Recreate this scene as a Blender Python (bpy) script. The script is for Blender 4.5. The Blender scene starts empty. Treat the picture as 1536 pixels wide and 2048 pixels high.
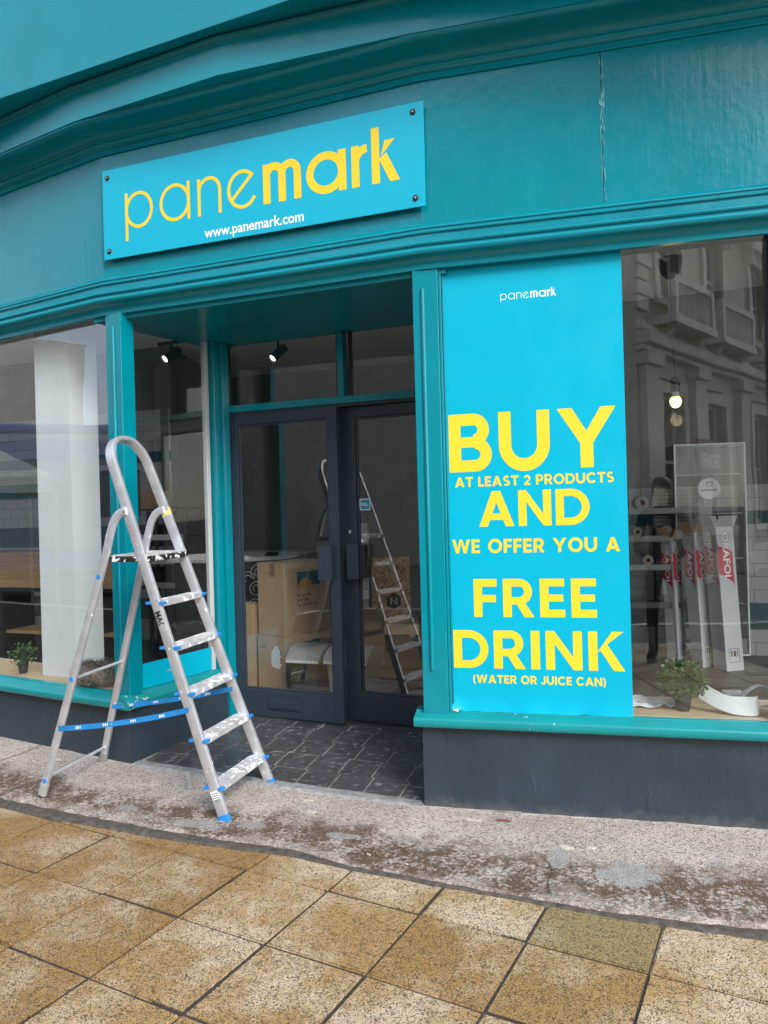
import bpy, bmesh, math, random
from mathutils import Vector, Matrix, noise
random.seed(7)
R_ = math.radians
SC = bpy.context.scene
COL = SC.collection

# ------------------------------------------------------------------ camera
cam_d = bpy.data.cameras.new('camera'); cam = bpy.data.objects.new('camera', cam_d); COL.objects.link(cam)
SC.camera = cam
cam_d.sensor_fit = 'VERTICAL'; cam_d.sensor_height = 36.0; cam_d.lens = 1500/2048*36.0
cam_d.clip_start = 0.05; cam_d.clip_end = 600
cam.location = (0, 0, 1.5)
roll = math.atan(0.027)
cam.matrix_world = Matrix.Translation((0, 0, 1.5)) @ Matrix.Rotation(R_(90), 4, 'X') @ Matrix.Rotation(-roll, 4, 'Z')

# ------------------------------------------------------------------ world, sun, exposure
SUN_EL, SUN_AZ = 39.0, 153.0          # azimuth clockwise from +Y
w = bpy.data.worlds.new('World'); SC.world = w; w.use_nodes = True
nt = w.node_tree; nt.nodes.clear()
sky = nt.nodes.new('ShaderNodeTexSky'); sky.sky_type = 'NISHITA'; sky.sun_disc = False
sky.sun_elevation = R_(SUN_EL); sky.sun_rotation = R_(SUN_AZ)
sky.air_density = 1.0; sky.dust_density = 1.2; sky.ozone_density = 1.5
hs = nt.nodes.new('ShaderNodeHueSaturation'); hs.inputs['Saturation'].default_value = 0.55
bg = nt.nodes.new('ShaderNodeBackground'); bg.inputs['Strength'].default_value = 0.15
wo = nt.nodes.new('ShaderNodeOutputWorld')
nt.links.new(sky.outputs[0], hs.inputs['Color']); nt.links.new(hs.outputs[0], bg.inputs[0]); nt.links.new(bg.outputs[0], wo.inputs[0])
sd = bpy.data.lights.new('sun', 'SUN'); sd.energy = 1.2; sd.angle = R_(22); sd.color = (1.0, 0.96, 0.9)
sun = bpy.data.objects.new('sun', sd); COL.objects.link(sun)
az = R_(SUN_AZ); el = R_(SUN_EL)
to_sun = Vector((math.sin(az)*math.cos(el), math.cos(az)*math.cos(el), math.sin(el)))
sun.rotation_euler = (-to_sun).to_track_quat('-Z', 'Y').to_euler()
SC.render.engine = 'CYCLES'
SC.cycles.max_bounces = 8; SC.cycles.transparent_max_bounces = 20; SC.cycles.glossy_bounces = 4; SC.cycles.diffuse_bounces = 4
SC.view_settings.view_transform = 'Standard'; SC.view_settings.look = 'None'
SC.view_settings.exposure = 1.38; SC.view_settings.gamma = 1.0; SC.view_settings.use_curve_mapping = False

# ------------------------------------------------------------------ material helpers
def srgb(r, g, b):
    f = lambda c: (c/255/12.92) if c/255 <= 0.04045 else ((c/255+0.055)/1.055)**2.4
    return (f(r), f(g), f(b))
class MT:
    def __init__(s, name):
        s.m = bpy.data.materials.new(name); s.m.use_nodes = True; s.nt = s.m.node_tree; s.nt.nodes.clear()
        s.out = s.n('OutputMaterial'); s.b = s.n('BsdfPrincipled'); s.l(s.b.outputs[0], s.out.inputs['Surface']); s._pos = None
    def n(s, t): return s.nt.nodes.new('ShaderNode'+t)
    def l(s, a, b): s.nt.links.new(a, b)
    def pos(s, scale=None):
        if s._pos is None: s._pos = s.n('NewGeometry').outputs['Position']
        if scale is None: return s._pos
        mp = s.n('Mapping'); mp.inputs['Scale'].default_value = scale; s.l(s._pos, mp.inputs[0]); return mp.outputs[0]
    def noise(s, scale, detail=4, rough=0.5, vec=None, out='Fac'):
        k = s.n('TexNoise'); k.inputs['Scale'].default_value = scale; k.inputs['Detail'].default_value = detail; k.inputs['Roughness'].default_value = rough
        s.l(vec or s.pos(), k.inputs['Vector']); return k.outputs[out]
    def voro(s, scale, vec=None, feat='F1', out='Distance', rnd=1.0):
        k = s.n('TexVoronoi'); k.feature = feat; k.inputs['Scale'].default_value = scale; k.inputs['Randomness'].default_value = rnd
        s.l(vec or s.pos(), k.inputs['Vector']); return k.outputs[out]
    def ramp(s, fac, stops):
        k = s.n('ValToRGB'); e = k.color_ramp.elements
        while len(e) < len(stops): e.new(0.5)
        for i, (p, c) in enumerate(stops):
            e[i].position = p; e[i].color = (c, c, c, 1) if isinstance(c, (int, float)) else (*c, 1)
        s.l(fac, k.inputs[0]); return k.outputs[0]
    def mix(s, fac, a, b, mode='MIX'):
        k = s.n('Mix'); k.data_type = 'RGBA'; k.blend_type = mode
        for inp, v in ((k.inputs[0], fac), (k.inputs[6], a), (k.inputs[7], b)):
            if isinstance(v, (int, float)): inp.default_value = v if inp.type == 'VALUE' else (v, v, v, 1)
            elif isinstance(v, tuple): inp.default_value = (*v, 1)
            else: s.l(v, inp)
        return k.outputs[2]
    def math(s, op, a, b=0.0, clamp=False):
        k = s.n('Math'); k.operation = op; k.use_clamp = clamp
        for inp, v in ((k.inputs[0], a), (k.inputs[1], b)):
            if isinstance(v, (int, float)): inp.default_value = v
            else: s.l(v, inp)
        return k.outputs[0]
    def col(s, c):
        i = s.b.inputs['Base Color']
        if isinstance(c, tuple): i.default_value = (*c, 1)
        else: s.l(c, i)
        return s
    def set(s, **k):
        for a, v in k.items():
            i = s.b.inputs[a.replace('_', ' ')]
            if isinstance(v, (int, float)): i.default_value = v
            elif isinstance(v, tuple): i.default_value = (*v, 1) if len(v) == 3 and i.type == 'RGBA' else v
            else: s.l(v, i)
        return s
    def bump(s, h, strength=0.3, dist=0.005):
        k = s.n('Bump'); k.inputs['Strength'].default_value = strength; k.inputs['Distance'].default_value = dist
        s.l(h, k.inputs['Height']); s.l(k.outputs[0], s.b.inputs['Normal']); return s

def plain(name, c, rough=0.5, metal=0.0, var=0.08, bumps=0.0, scale=8, **k):
    t = MT(name)
    d = tuple(x*(1-2*var) for x in c); e = tuple(min(1, x*(1+var)) for x in c)
    t.col(t.ramp(t.noise(scale, 5, 0.6), [(0.3, d), (0.7, e)])); t.set(Roughness=rough, Metallic=metal, **k)
    if bumps: t.bump(t.noise(scale*9, 4), bumps, 0.004)
    return t.m

def paint(name, c, rough=0.2, brush=(3, 3, 60), strength=0.12, var=0.07):
    """brushed gloss paint: slight tone changes, brush strokes and lumps in the relief"""
    t = MT(name)
    d = tuple(x*(1-2*var) for x in c)
    t.col(t.ramp(t.noise(3.0, 5, 0.6), [(0.3, d), (0.72, c)]))
    st = t.noise(1.0, 5, 0.6, t.pos(brush)); lump = t.noise(26, 3, 0.5)
    h = t.math('ADD', t.math('MULTIPLY', st, 0.6), t.math('MULTIPLY', lump, 0.55))
    t.bump(h, strength, 0.01)
    t.set(Roughness=t.ramp(t.noise(9, 4), [(0.3, rough*0.75), (0.75, rough*1.5)]))
    t.b.inputs['Specular IOR Level'].default_value = 0.5
    return t.m

TEAL = (0.0, 0.235, 0.30)
M = {}
M['teal'] = paint('teal_gloss_paint', TEAL, 0.16, (40, 40, 3.5), 0.18)
M['teal_h'] = paint('teal_gloss_paint_trim', TEAL, 0.2, (4, 4, 60), 0.14)
def flaked(name, base, chip, rough, th=0.70, scale=30, size=(1, 1, 1)):
    t = MT(name); n = t.noise(scale, 4, 0.6, t.pos(size)); big = t.noise(2.2, 3)
    f = t.ramp(t.math('MULTIPLY', n, t.math('ADD', big, 0.5)), [(th, 0.0), (th+0.02, 1.0)])
    t.col(t.mix(f, t.ramp(t.noise(4, 5), [(0.3, tuple(x*0.86 for x in base)), (0.7, base)]), chip))
    t.bump(t.noise(40, 4), 0.12, 0.006); t.set(Roughness=rough); return t.m
M['sill'] = flaked('teal_sill_paint', (0.006, 0.25, 0.27), (0.42, 0.55, 0.55), 0.26, 0.735)
t = MT('cyan_print'); t.col(t.ramp(t.noise(2, 4), [(0.3, (0.0, 0.375, 0.54)), (0.7, (0.0, 0.40, 0.57))])); t.set(Roughness=t.ramp(t.noise(6, 3), [(0.3, 0.3), (0.7, 0.42)])); t.bump(t.math('ADD', t.noise(3.5, 3, 0.4, t.pos((1, 1, 0.5))), t.math('MULTIPLY', t.noise(30, 2), 0.06)), 0.25, 0.006); t.b.inputs['Specular IOR Level'].default_value = 0.25; M['cyan'] = t.m
M['cyan_sign'] = plain('cyan_sign_panel', (0.0, 0.40, 0.57), 0.28, var=0.012, scale=2)
M['yellow'] = plain('yellow_print', (0.86, 0.585, 0.025), 0.45, var=0.01)
M['white_print'] = plain('white_print', (0.82, 0.84, 0.84), 0.5, var=0.01)
M['sheet_edge'] = plain('white_vinyl_back', (0.75, 0.77, 0.78), 0.4, var=0.02)
M['black'] = plain('black_plastic', (0.012, 0.013, 0.014), 0.4, var=0.1)
M['ink'] = plain('dark_print', (0.02, 0.022, 0.024), 0.6, var=0.02)
# plinth: lumpy slate-blue masonry paint
t = MT('slate_blue_masonry_paint')
pc_ = t.ramp(t.noise(2.5, 5, 0.6), [(0.3, (0.019, 0.033, 0.045)), (0.7, (0.029, 0.047, 0.063))])
sz_ = t.n('SeparateXYZ'); t.l(t.pos(), sz_.inputs[0])
spl = t.ramp(t.math('SUBTRACT', t.math('MULTIPLY', t.noise(11, 5, 0.7), 0.22), sz_.outputs[2]), [(0.05, 0.0), (0.14, 0.4)])
pc_ = t.mix(spl, pc_, (0.20, 0.18, 0.16))
pc_ = t.mix(t.ramp(t.noise(24, 4, 0.65, t.pos((1, 1, 0.3))), [(0.69, 0.0), (0.74, 0.4)]), pc_, (0.16, 0.19, 0.22))
t.col(pc_)
hh = t.math('ADD', t.math('MULTIPLY', t.noise(9, 4, 0.55, t.pos((1, 1, 0.35))), 1.0), t.math('MULTIPLY', t.noise(60, 3), 0.18))
rr = t.ramp(t.noise(7, 5, 0.7, t.pos((1, 1, 0.25))), [(0.60, 0.0), (0.66, 1.0)])
t.bump(t.math('ADD', hh, t.math('MULTIPLY', rr, 0.5)), 0.35, 0.014); t.set(Roughness=0.42); M['plinth'] = t.m
M['door'] = plain('slate_blue_door_paint', (0.027, 0.04, 0.06), 0.33, var=0.04, scale=3)
M['white_paint'] = paint('white_gloss_frame', (0.5, 0.52, 0.53), 0.3, (30, 30, 3), 0.06, 0.03)
# glass: two-sided thin pane, mostly clear, with a wavy mirror reflection
def glass(name, tint=(0.93, 0.95, 0.95), ior=1.8, wave=0.02):
    t = MT(name); t.nt.nodes.remove(t.b)
    tr = t.n('BsdfTransparent'); tr.inputs[0].default_value = (*tint, 1)
    gl = t.n('BsdfGlossy'); gl.inputs['Roughness'].default_value = 0.0; gl.inputs[0].default_value = (0.96, 0.98, 1.0, 1)
    lwt = t.n('LayerWeight'); lwt.inputs['Blend'].default_value = 0.5
    f0 = ((ior-1)/(ior+1))**2
    fac = t.math('ADD', t.math('MULTIPLY', t.math('POWER', lwt.outputs['Facing'], 5.0), 1-f0), f0)
    bp = t.n('Bump'); bp.inputs['Strength'].default_value = wave; bp.inputs['Distance'].default_value = 0.05
    t.l(t.noise(1.6, 2), bp.inputs['Height']); t.l(bp.outputs[0], gl.inputs['Normal'])
    mx = t.n('MixShader'); t.l(fac, mx.inputs[0]); t.l(tr.outputs[0], mx.inputs[1]); t.l(gl.outputs[0], mx.inputs[2])
    t.l(mx.outputs[0], t.out.inputs['Surface']); return t.m
M['glass'] = glass('shop_window_glass')
M['glass3'] = glass('cabinet_glass', (0.93, 0.95, 0.95), 1.35, 0.0)
M['glass2'] = glass('door_glass', (0.96, 0.97, 0.97), 1.65, 0.012)
def splattered(name, base, rough, metal, spl=(0.8, 0.82, 0.84), th=0.66, scale=34):
    t = MT(name); f = t.ramp(t.noise(scale, 3, 0.55), [(th, 0.0), (th+0.025, 1.0)])
    g = t.ramp(t.noise(11, 4, 0.6), [(0.35, tuple(x*0.78 for x in base)), (0.7, base)])
    t.col(t.mix(f, g, spl)); t.set(Metallic=t.math('MULTIPLY', t.math('SUBTRACT', 1.0, f), metal), Roughness=t.ramp(t.noise(20, 4), [(0.3, rough), (0.75, rough+0.2)]))
    t.bump(t.noise(90, 3), 0.06, 0.003); return t.m
M['alu'] = splattered('worn_aluminium', (0.72, 0.74, 0.78), 0.32, 0.62, th=0.66)
M['alu_tread'] = splattered('paint_smeared_aluminium_tread', (0.68, 0.69, 0.71), 0.42, 0.45, (0.8, 0.81, 0.8), 0.56, 26)
M['black_splat'] = splattered('black_plastic_with_paint', (0.02, 0.02, 0.022), 0.45, 0.0, (0.72, 0.74, 0.76), 0.55, 30)
M['blue_plastic'] = plain('blue_plastic', (0.02, 0.23, 0.62), 0.4, var=0.05)
M['blue_strap'] = splattered('blue_strap', (0.012, 0.22, 0.55), 0.6, 0.0, (0.75, 0.8, 0.85), 0.74, 40)

# paving slabs: ochre, pitted, with pale worn patches
def slab_mat(name, o1, o2, pale, palepos):
    t = MT(name)
    base = t.ramp(t.noise(3.3, 5, 0.65), [(0.2, tuple(a*.4+b*.6 for a, b in zip(o1, o2))), (0.7, o2)])
    pf = t.ramp(t.math('ADD', t.noise(2.1, 5, 0.65), t.math('MULTIPLY', t.noise(14, 4, 0.7), 0.22)), [(palepos, 0.0), (palepos+0.16, 1.0)])
    c = t.mix(pf, base, pale)
    wob = t.mix(0.035, t.pos(), t.noise(60, 2, out='Color'), 'ADD')
    pit_n = t.math('ADD', t.voro(128, wob), t.math('MULTIPLY', t.math('SUBTRACT', t.noise(30, 3, 0.6), 0.5), 0.55))
    c = t.mix(t.ramp(t.noise(300, 2, 0.5), [(0.42, 0.55), (0.56, 0.0)]), c, tuple(x*0.45 for x in o1), 'MIX')
    pit = t.ramp(pit_n, [(0.32, 1.0), (0.46, 0.0)])
    c = t.mix(t.math('MULTIPLY', pit, 0.88), c, (0.085, 0.052, 0.024))
    c = t.mix(t.ramp(t.noise(160, 2), [(0.68, 0.0), (0.72, 0.75)]), c, (0.75, 0.68, 0.55))
    t.col(c)
    t.bump(t.math('ADD', t.ramp(pit_n, [(0.22, 0.0), (0.46, 1.0)]), t.math('MULTIPLY', t.noise(240, 2), 0.3)), 0.55, 0.006)
    t.set(Roughness=t.ramp(t.noise(4, 3), [(0.3, 0.3), (0.7, 0.62)])); return t.m
M['slab'] = slab_mat('ochre_paving_slab', (0.27, 0.152, 0.046), (0.395, 0.238, 0.085), (0.57, 0.43, 0.285), 0.58)
M['slab_pale'] = slab_mat('worn_ochre_paving_slab', (0.33, 0.193, 0.064), (0.465, 0.298, 0.125), (0.66, 0.52, 0.37), 0.54)
M['slab_olive'] = slab_mat('olive_paving_slab', (0.25, 0.175, 0.075), (0.34, 0.25, 0.11), (0.5, 0.42, 0.29), 0.66)
M['joint'] = plain('dirty_joint_sand', (0.055, 0.044, 0.033), 0.9, var=0.25, bumps=0.6, scale=60)
M['mortar_strip'] = plain('dark_mortar_strip', (0.095, 0.08, 0.065), 0.8, var=0.3, bumps=0.7, scale=30)
M['asphalt'] = plain('asphalt', (0.05, 0.05, 0.052), 0.85, var=0.15, bumps=0.5, scale=40)
# apron: pinkish exposed-aggregate concrete with a brown mossy band along its street edge (uv.y: 0 at the edge, 1 at the wall)
t = MT('exposed_aggregate_concrete')
uvn = t.n('UVMap'); sep = t.n('SeparateXYZ'); t.l(uvn.outputs[0], sep.inputs[0]); v = sep.outputs[1]; uu = sep.outputs[0]
n1 = t.noise(5, 5, 0.65); n2 = t.noise(55, 4, 0.6)
base = t.ramp(t.noise(2.2, 5, 0.6), [(0.3, (0.365, 0.325, 0.29)), (0.7, (0.52, 0.47, 0.425))])
cell = t.voro(115, out='Color'); sepc = t.n('SeparateColor'); t.l(cell, sepc.inputs[0])
base = t.mix(t.ramp(sepc.outputs[0], [(0.70, 0.0), (0.78, 0.8)]), base, (0.17, 0.14, 0.125))
base = t.mix(t.ramp(sepc.outputs[1], [(0.80, 0.0), (0.86, 0.8)]), base, (0.55, 0.46, 0.40))
base = t.mix(t.ramp(t.noise(180, 2), [(0.38, 0.55), (0.48, 0.0)]), base, (0.14, 0.11, 0.095))
vv = t.math('ADD', v, t.math('MULTIPLY', t.math('SUBTRACT', n1, 0.5), 0.75))
band = t.ramp(vv, [(0.0, 0.45), (0.12, 1.0), (0.34, 0.95), (0.52, 0.0)])
dirt = t.math('MULTIPLY', band, t.ramp(t.math('ADD', t.math('MULTIPLY', n2, 0.55), t.math('MULTIPLY', t.noise(7, 6, 0.7), 0.6)), [(0.48, 0.0), (0.60, 0.97)]))
base = t.mix(dirt, base, t.mix(t.noise(90, 2), (0.035, 0.022, 0.012), (0.15, 0.08, 0.038)))
edge = t.ramp(t.math('ADD', v, t.math('MULTIPLY', t.math('SUBTRACT', n1, 0.5), 0.25)), [(0.90, 0.0), (0.99, 0.8)])
base = t.mix(edge, base, (0.70, 0.65, 0.59))
gw = None
for (px_, py_, rx_, ry_, st_) in ((.945, 3.03, .12, .115, .9), (.70, 3.18, .05, .10, .8), (-.22, 3.45, .10, .028, .8), (-.67, 3.59, .07, .035, .7), (-.95, 3.62, .14, .04, .7), (.05, 3.42, .07, .02, .5), (1.34, 3.10, .06, .035, .5), (-1.35, 3.83, .09, .03, .6), (-.42, 3.75, .05, .02, .7)):
    mp = t.n('Mapping'); mp.vector_type = 'TEXTURE'; mp.inputs['Location'].default_value = (px_, py_, 0); mp.inputs['Rotation'].default_value = (0, 0, -.3); mp.inputs['Scale'].default_value = (rx_, ry_, 1e6); t.l(t.pos(), mp.inputs[0])
    ln_ = t.n('VectorMath'); ln_.operation = 'LENGTH'; t.l(mp.outputs[0], ln_.inputs[0])
    f_ = t.math('MULTIPLY', t.ramp(t.math('ADD', ln_.outputs['Value'], t.math('MULTIPLY', t.math('SUBTRACT', t.noise(13, 5, 0.7), 0.5), 1.9)), [(0.86, 1.0), (0.98, 0.0)]), st_)
    gw = f_ if gw is None else t.math('MAXIMUM', gw, f_)
base = t.mix(gw, base, t.ramp(t.noise(30, 4), [(0.3, (0.235, 0.235, 0.23)), (0.7, (0.33, 0.325, 0.315))]))
base = t.mix(t.ramp(t.noise(24, 3, 0.6), [(0.74, 0.0), (0.76, 0.85)]), base, (0.74, 0.74, 0.72))
t.col(base); t.set(Roughness=0.72)
t.bump(t.math('ADD', t.voro(115), t.math('MULTIPLY', t.noise(60, 4), 1.2)), 0.6, 0.006); M['apron'] = t.m
M['cement'] = plain('grey_cement_patch', (0.28, 0.285, 0.285), 0.65, var=0.2, bumps=0.4, scale=26)
M['pale_cement'] = plain('pale_cement_edge', (0.50, 0.46, 0.41), 0.75, var=0.15, bumps=0.4, scale=22)
# porch tiles with plaster smears
t = MT('slate_tile')
sm = t.math('MULTIPLY', t.ramp(t.noise(22, 5, 0.68, t.pos((1, 1.8, 1))), [(0.555, 0.0), (0.68, 1.0)]), t.ramp(t.noise(3.5, 3), [(0.3, 0.35), (0.7, 0.8)]))
b0 = t.ramp(t.noise(7, 5, 0.6), [(0.3, (0.036, 0.038, 0.045)), (0.7, (0.07, 0.073, 0.082))])
t.col(t.mix(sm, b0, (0.36, 0.36, 0.37))); t.set(Roughness=t.ramp(sm, [(0.0, 0.3), (1.0, 0.8)])); t.bump(t.noise(18, 5), 0.18, 0.006); M['slate'] = t.m
M['grout'] = plain('pale_grout', (0.30, 0.28, 0.26), 0.8, var=0.3, bumps=0.3, scale=25)
# interior
M['int_white'] = plain('white_wall_paint', (0.80, 0.81, 0.82), 0.6, var=0.02)
M['int_dark'] = plain('charcoal_wall_paint', (0.15, 0.155, 0.15), 0.7, var=0.06)
M['int_floor'] = plain('dark_timber_floor', (0.05, 0.047, 0.045), 0.45, var=0.25, scale=5)
M['tile_white'] = plain('white_glazed_tile', (0.42, 0.44, 0.45), 0.15, var=0.02)
M['tile_teal'] = plain('dark_teal_glazed_tile', (0.004, 0.075, 0.085), 0.12, var=0.1)
M['tile_teal2'] = plain('teal_painted_board', (0.002, 0.14, 0.16), 0.4, var=0.04)
def wood(name, c1, c2, scale=(2, 14, 14), rough=0.5):
    t = MT(name); t.col(t.ramp(t.noise(1.5, 6, 0.65, t.pos(scale)), [(0.3, c1), (0.7, c2)])); t.set(Roughness=rough); t.bump(t.noise(3, 5, 0.6, t.pos(scale)), 0.08, 0.004); return t.m
M['wood'] = wood('oak_veneer', (0.36, 0.20, 0.08), (0.50, 0.30, 0.13), (2, 2, 22))
M['board'] = wood('pine_window_board', (0.50, 0.36, 0.22), (0.70, 0.55, 0.38), (3, 26, 26))
M['card'] = plain('brown_cardboard', (0.52, 0.35, 0.20), 0.8, var=0.06, scale=5)
t = MT('strand_board'); vc = t.voro(42, t.pos((1, 1, 1.0)), out='Color'); sp = t.n('SeparateColor'); t.l(vc, sp.inputs[0])
t.col(t.ramp(sp.outputs[0], [(0.0, (0.22, 0.13, 0.055)), (0.6, (0.42, 0.28, 0.13)), (1.0, (0.55, 0.39, 0.2))])); t.set(Roughness=0.7); M['osb'] = t.m
M['grey_plastic'] = plain('grey_plastic', (0.36, 0.37, 0.37), 0.45, var=0.05)
M['dark_plastic'] = plain('charcoal_plastic', (0.035, 0.037, 0.04), 0.4, var=0.08)
M['white_plastic'] = plain('white_plastic', (0.78, 0.79, 0.8), 0.4, var=0.02)
M['paper'] = plain('white_paper', (0.82, 0.84, 0.86), 0.7, var=0.015)
M['carton'] = plain('white_carton', (0.46, 0.47, 0.50), 0.6, var=0.03)
M['red'] = plain('red_print', (0.45, 0.012, 0.03), 0.5, var=0.03)
M['orange'] = plain('orange_plastic', (0.75, 0.13, 0.03), 0.4, var=0.05)
M['shelf_metal'] = plain('dark_shelf_metal', (0.06, 0.065, 0.07), 0.4, 0.3, var=0.06)
M['perf'] = plain('pale_green_panel', (0.24, 0.29, 0.27), 0.5, var=0.06)
M['cab'] = plain('grey_cabinet', (0.17, 0.185, 0.18), 0.4, var=0.04)
M['leaf'] = plain('leaf_green', (0.045, 0.115, 0.03), 0.5, var=0.35, scale=50)
M['leaf2'] = plain('pale_leaf_green', (0.14, 0.26, 0.08), 0.5, var=0.25, scale=50)
M['fur'] = plain('brown_grey_fur', (0.17, 0.145, 0.12), 0.9, var=0.35, scale=30)
def emit(name, c, s):
    t = MT(name); t.b.inputs['Emission Color'].default_value = (*c, 1); t.b.inputs['Emission Strength'].default_value = s; t.col(tuple(min(1, x) for x in c)); return t.m
M['bulb'] = emit('lit_warm_bulb', (1.0, 0.72, 0.26), 1.6)
M['spot'] = emit('lit_spot_lens', (1.0, 0.95, 0.85), 3.0)
# across the street
t = MT('sooty_sandstone'); t.col(t.ramp(t.noise(1.3, 6, 0.65), [(0.28, (0.36, 0.32, 0.26)), (0.7, (0.58, 0.53, 0.44))])); t.set(Roughness=0.85); t.bump(t.noise(20, 4), 0.3, 0.01); M['stone'] = t.m
M['stone_dk'] = plain('weathered_dark_stone', (0.17, 0.155, 0.135), 0.85, var=0.15, scale=3)
M['stone_lt'] = plain('pale_limestone', (0.62, 0.58, 0.51), 0.85, var=0.1, scale=3)
M['far_glass'] = plain('dark_sash_glass', (0.03, 0.035, 0.04), 0.08, var=0.1)
M['sash'] = plain('white_sash', (0.6, 0.6, 0.58), 0.5)
M['bus_blue'] = plain('blue_coach_paint', (0.02, 0.10, 0.33), 0.2, var=0.04)
M['bus_white'] = plain('grey_blue_coach_paint', (0.16, 0.18, 0.22), 0.25, var=0.03)
M['tyre'] = plain('tyre_rubber', (0.02, 0.02, 0.02), 0.8)
M['pole'] = plain('grey_steel_pole', (0.3, 0.31, 0.32), 0.5, 0.3)
M['slate_roof'] = plain('roof_slate', (0.08, 0.085, 0.09), 0.6, var=0.2)

# ------------------------------------------------------------------ geometry helpers
class Fr:
    """vertical frame: u along angle a, d outward, z up"""
    def __init__(s, o, ang):
        s.o = Vector((o[0], o[1], 0)); a = R_(ang); s.e = Vector((math.cos(a), math.sin(a), 0)); s.n = Vector((math.sin(a), -math.cos(a), 0))
    def p(s, u, d, z): return s.o + s.e*u + s.n*d + Vector((0, 0, z))
class MB:
    def __init__(s): s.v = []; s.f = []; s.mi = []; s.cur = 0
    def add(s, vs, fs):
        k = len(s.v); s.v += [tuple(x) for x in vs]
        for f in fs: s.f.append(tuple(i+k for i in f)); s.mi.append(s.cur)
        return s
    def hexa(s, p): return s.add(p, [(0, 3, 2, 1), (4, 5, 6, 7), (0, 1, 5, 4), (1, 2, 6, 5), (2, 3, 7, 6), (3, 0, 4, 7)])
    def box(s, fr, u0, u1, d0, d1, z0, z1):
        P = fr.p
        return s.hexa([P(u0, d1, z0), P(u1, d1, z0), P(u1, d0, z0), P(u0, d0, z0), P(u0, d1, z1), P(u1, d1, z1), P(u1, d0, z1), P(u0, d0, z1)])
    def prism(s, poly, ext):
        """poly: 3d points; ext: extrusion vector"""
        n = len(poly); ext = Vector(ext); a = [Vector(p) for p in poly]
        vs = a + [p+ext for p in a]
        return s.add(vs, [tuple(reversed(range(n))), tuple(range(n, 2*n))] + [(i, (i+1) % n, n+(i+1) % n, n+i) for i in range(n)])
    def sweep(s, prof, path, cap=True):
        """closed profile [(d,z)] along 2d path with mitred corners; d is outward (right of travel)"""
        rows = []
        for i, p in enumerate(path):
            p = Vector((p[0], p[1])); ns = []
            if i > 0: t = (p-Vector(path[i-1][:2])).normalized(); ns.append(Vector((t.y, -t.x)))
            if i < len(path)-1: t = (Vector(path[i+1][:2])-p).normalized(); ns.append(Vector((t.y, -t.x)))
            m = ns[0] if len(ns) == 1 else (ns[0]+ns[1])/(1+ns[0].dot(ns[1]))
            rows.append([Vector((p.x+m.x*d, p.y+m.y*d, z)) for d, z in prof])
        n = len(prof); vs = [q for r in rows for q in r]; fs = []
        for i in range(len(rows)-1):
            for j in range(n):
                a = i*n+j; b = i*n+(j+1) % n; fs.append((a, b, b+n, a+n))
        if cap: fs += [tuple(reversed(range(n))), tuple(range((len(rows)-1)*n, len(rows)*n))]
        return s.add(vs, fs)
    def tube(s, pts, r, n=10, cap=True, flat=None):
        """round tube (radius r or list) or, with flat=(side vector, half a, half b), a rounded rectangular one"""
        pts = [Vector(p) for p in pts]; rows = []
        up = None
        for i, p in enumerate(pts):
            t = (pts[min(i+1, len(pts)-1)]-pts[max(i-1, 0)]).normalized()
            if flat is not None:
                sx = Vector(flat[0]); sx = (sx-t*sx.dot(t)).normalized(); sy = t.cross(sx)
                a, b = flat[1], flat[2]; c = min(a, b)*0.45
                q = []
                for (x, y, a0) in ((a-c, b-c, 0), (-(a-c), b-c, 90), (-(a-c), -(b-c), 180), (a-c, -(b-c), 270)):
                    for k in range(3): an = R_(a0+45*k); q.append((x+c*math.cos(an), y+c*math.sin(an)))
                rows.append([p+sx*x+sy*y for x, y in q])
            else:
                if up is None: up = Vector((0, 0, 1)) if abs(t.z) < 0.9 else Vector((1, 0, 0))
                sx = up.cross(t).normalized(); sy = t.cross(sx); up = sy
                rr = r[i] if isinstance(r, (list, tuple)) else r
                rows.append([p+sx*rr*math.cos(2*math.pi*k/n)+sy*rr*math.sin(2*math.pi*k/n) for k in range(n)])
        n = len(rows[0]); vs = [q for r0 in rows for q in r0]; fs = []
        for i in range(len(rows)-1):
            for j in range(n): a = i*n+j; b = i*n+(j+1) % n; fs.append((a, b, b+n, a+n))
        if cap: fs += [tuple(reversed(range(n))), tuple(range((len(rows)-1)*n, len(rows)*n))]
        return s.add(vs, fs)
    def lathe(s, o, prof, n=20, axis=(0, 0, 1), cap=True):
        o = Vector(o); ax = Vector(axis).normalized(); q = ax.to_track_quat('Z', 'Y'); X = q @ Vector((1, 0, 0)); Y = q @ Vector((0, 1, 0)); vs = []; fs = []
        for r, z in prof:
            for k in range(n): an = 2*math.pi*k/n; vs.append(o+ax*z+X*r*math.cos(an)+Y*r*math.sin(an))
        for i in range(len(prof)-1):
            for j in range(n): a = i*n+j; b = i*n+(j+1) % n; fs.append((a, b, b+n, a+n))
        if cap: fs += [tuple(reversed(range(n))), tuple(range((len(prof)-1)*n, len(prof)*n))]
        return s.add(vs, fs)
    def build(s, name, mat, parent=None, smooth=35, bevel=0.0, kind=None, label=None, cat=None, group=None, seg=2):
        me = bpy.data.meshes.new(name); me.from_pydata(s.v, [], s.f)
        mats = mat if isinstance(mat, (list, tuple)) else [mat]
        for m in mats: me.materials.append(M[m] if isinstance(m, str) else m)
        if any(s.mi): me.polygons.foreach_set('material_index', s.mi)
        bm = bmesh.new(); bm.from_mesh(me); bmesh.ops.recalc_face_normals(bm, faces=bm.faces); bm.to_mesh(me); bm.free()
        if smooth:
            me.polygons.foreach_set('use_smooth', [True]*len(me.polygons)); me.set_sharp_from_angle(angle=R_(smooth))
        o = bpy.data.objects.new(name, me); COL.objects.link(o)
        set_parent(o, parent)
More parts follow.
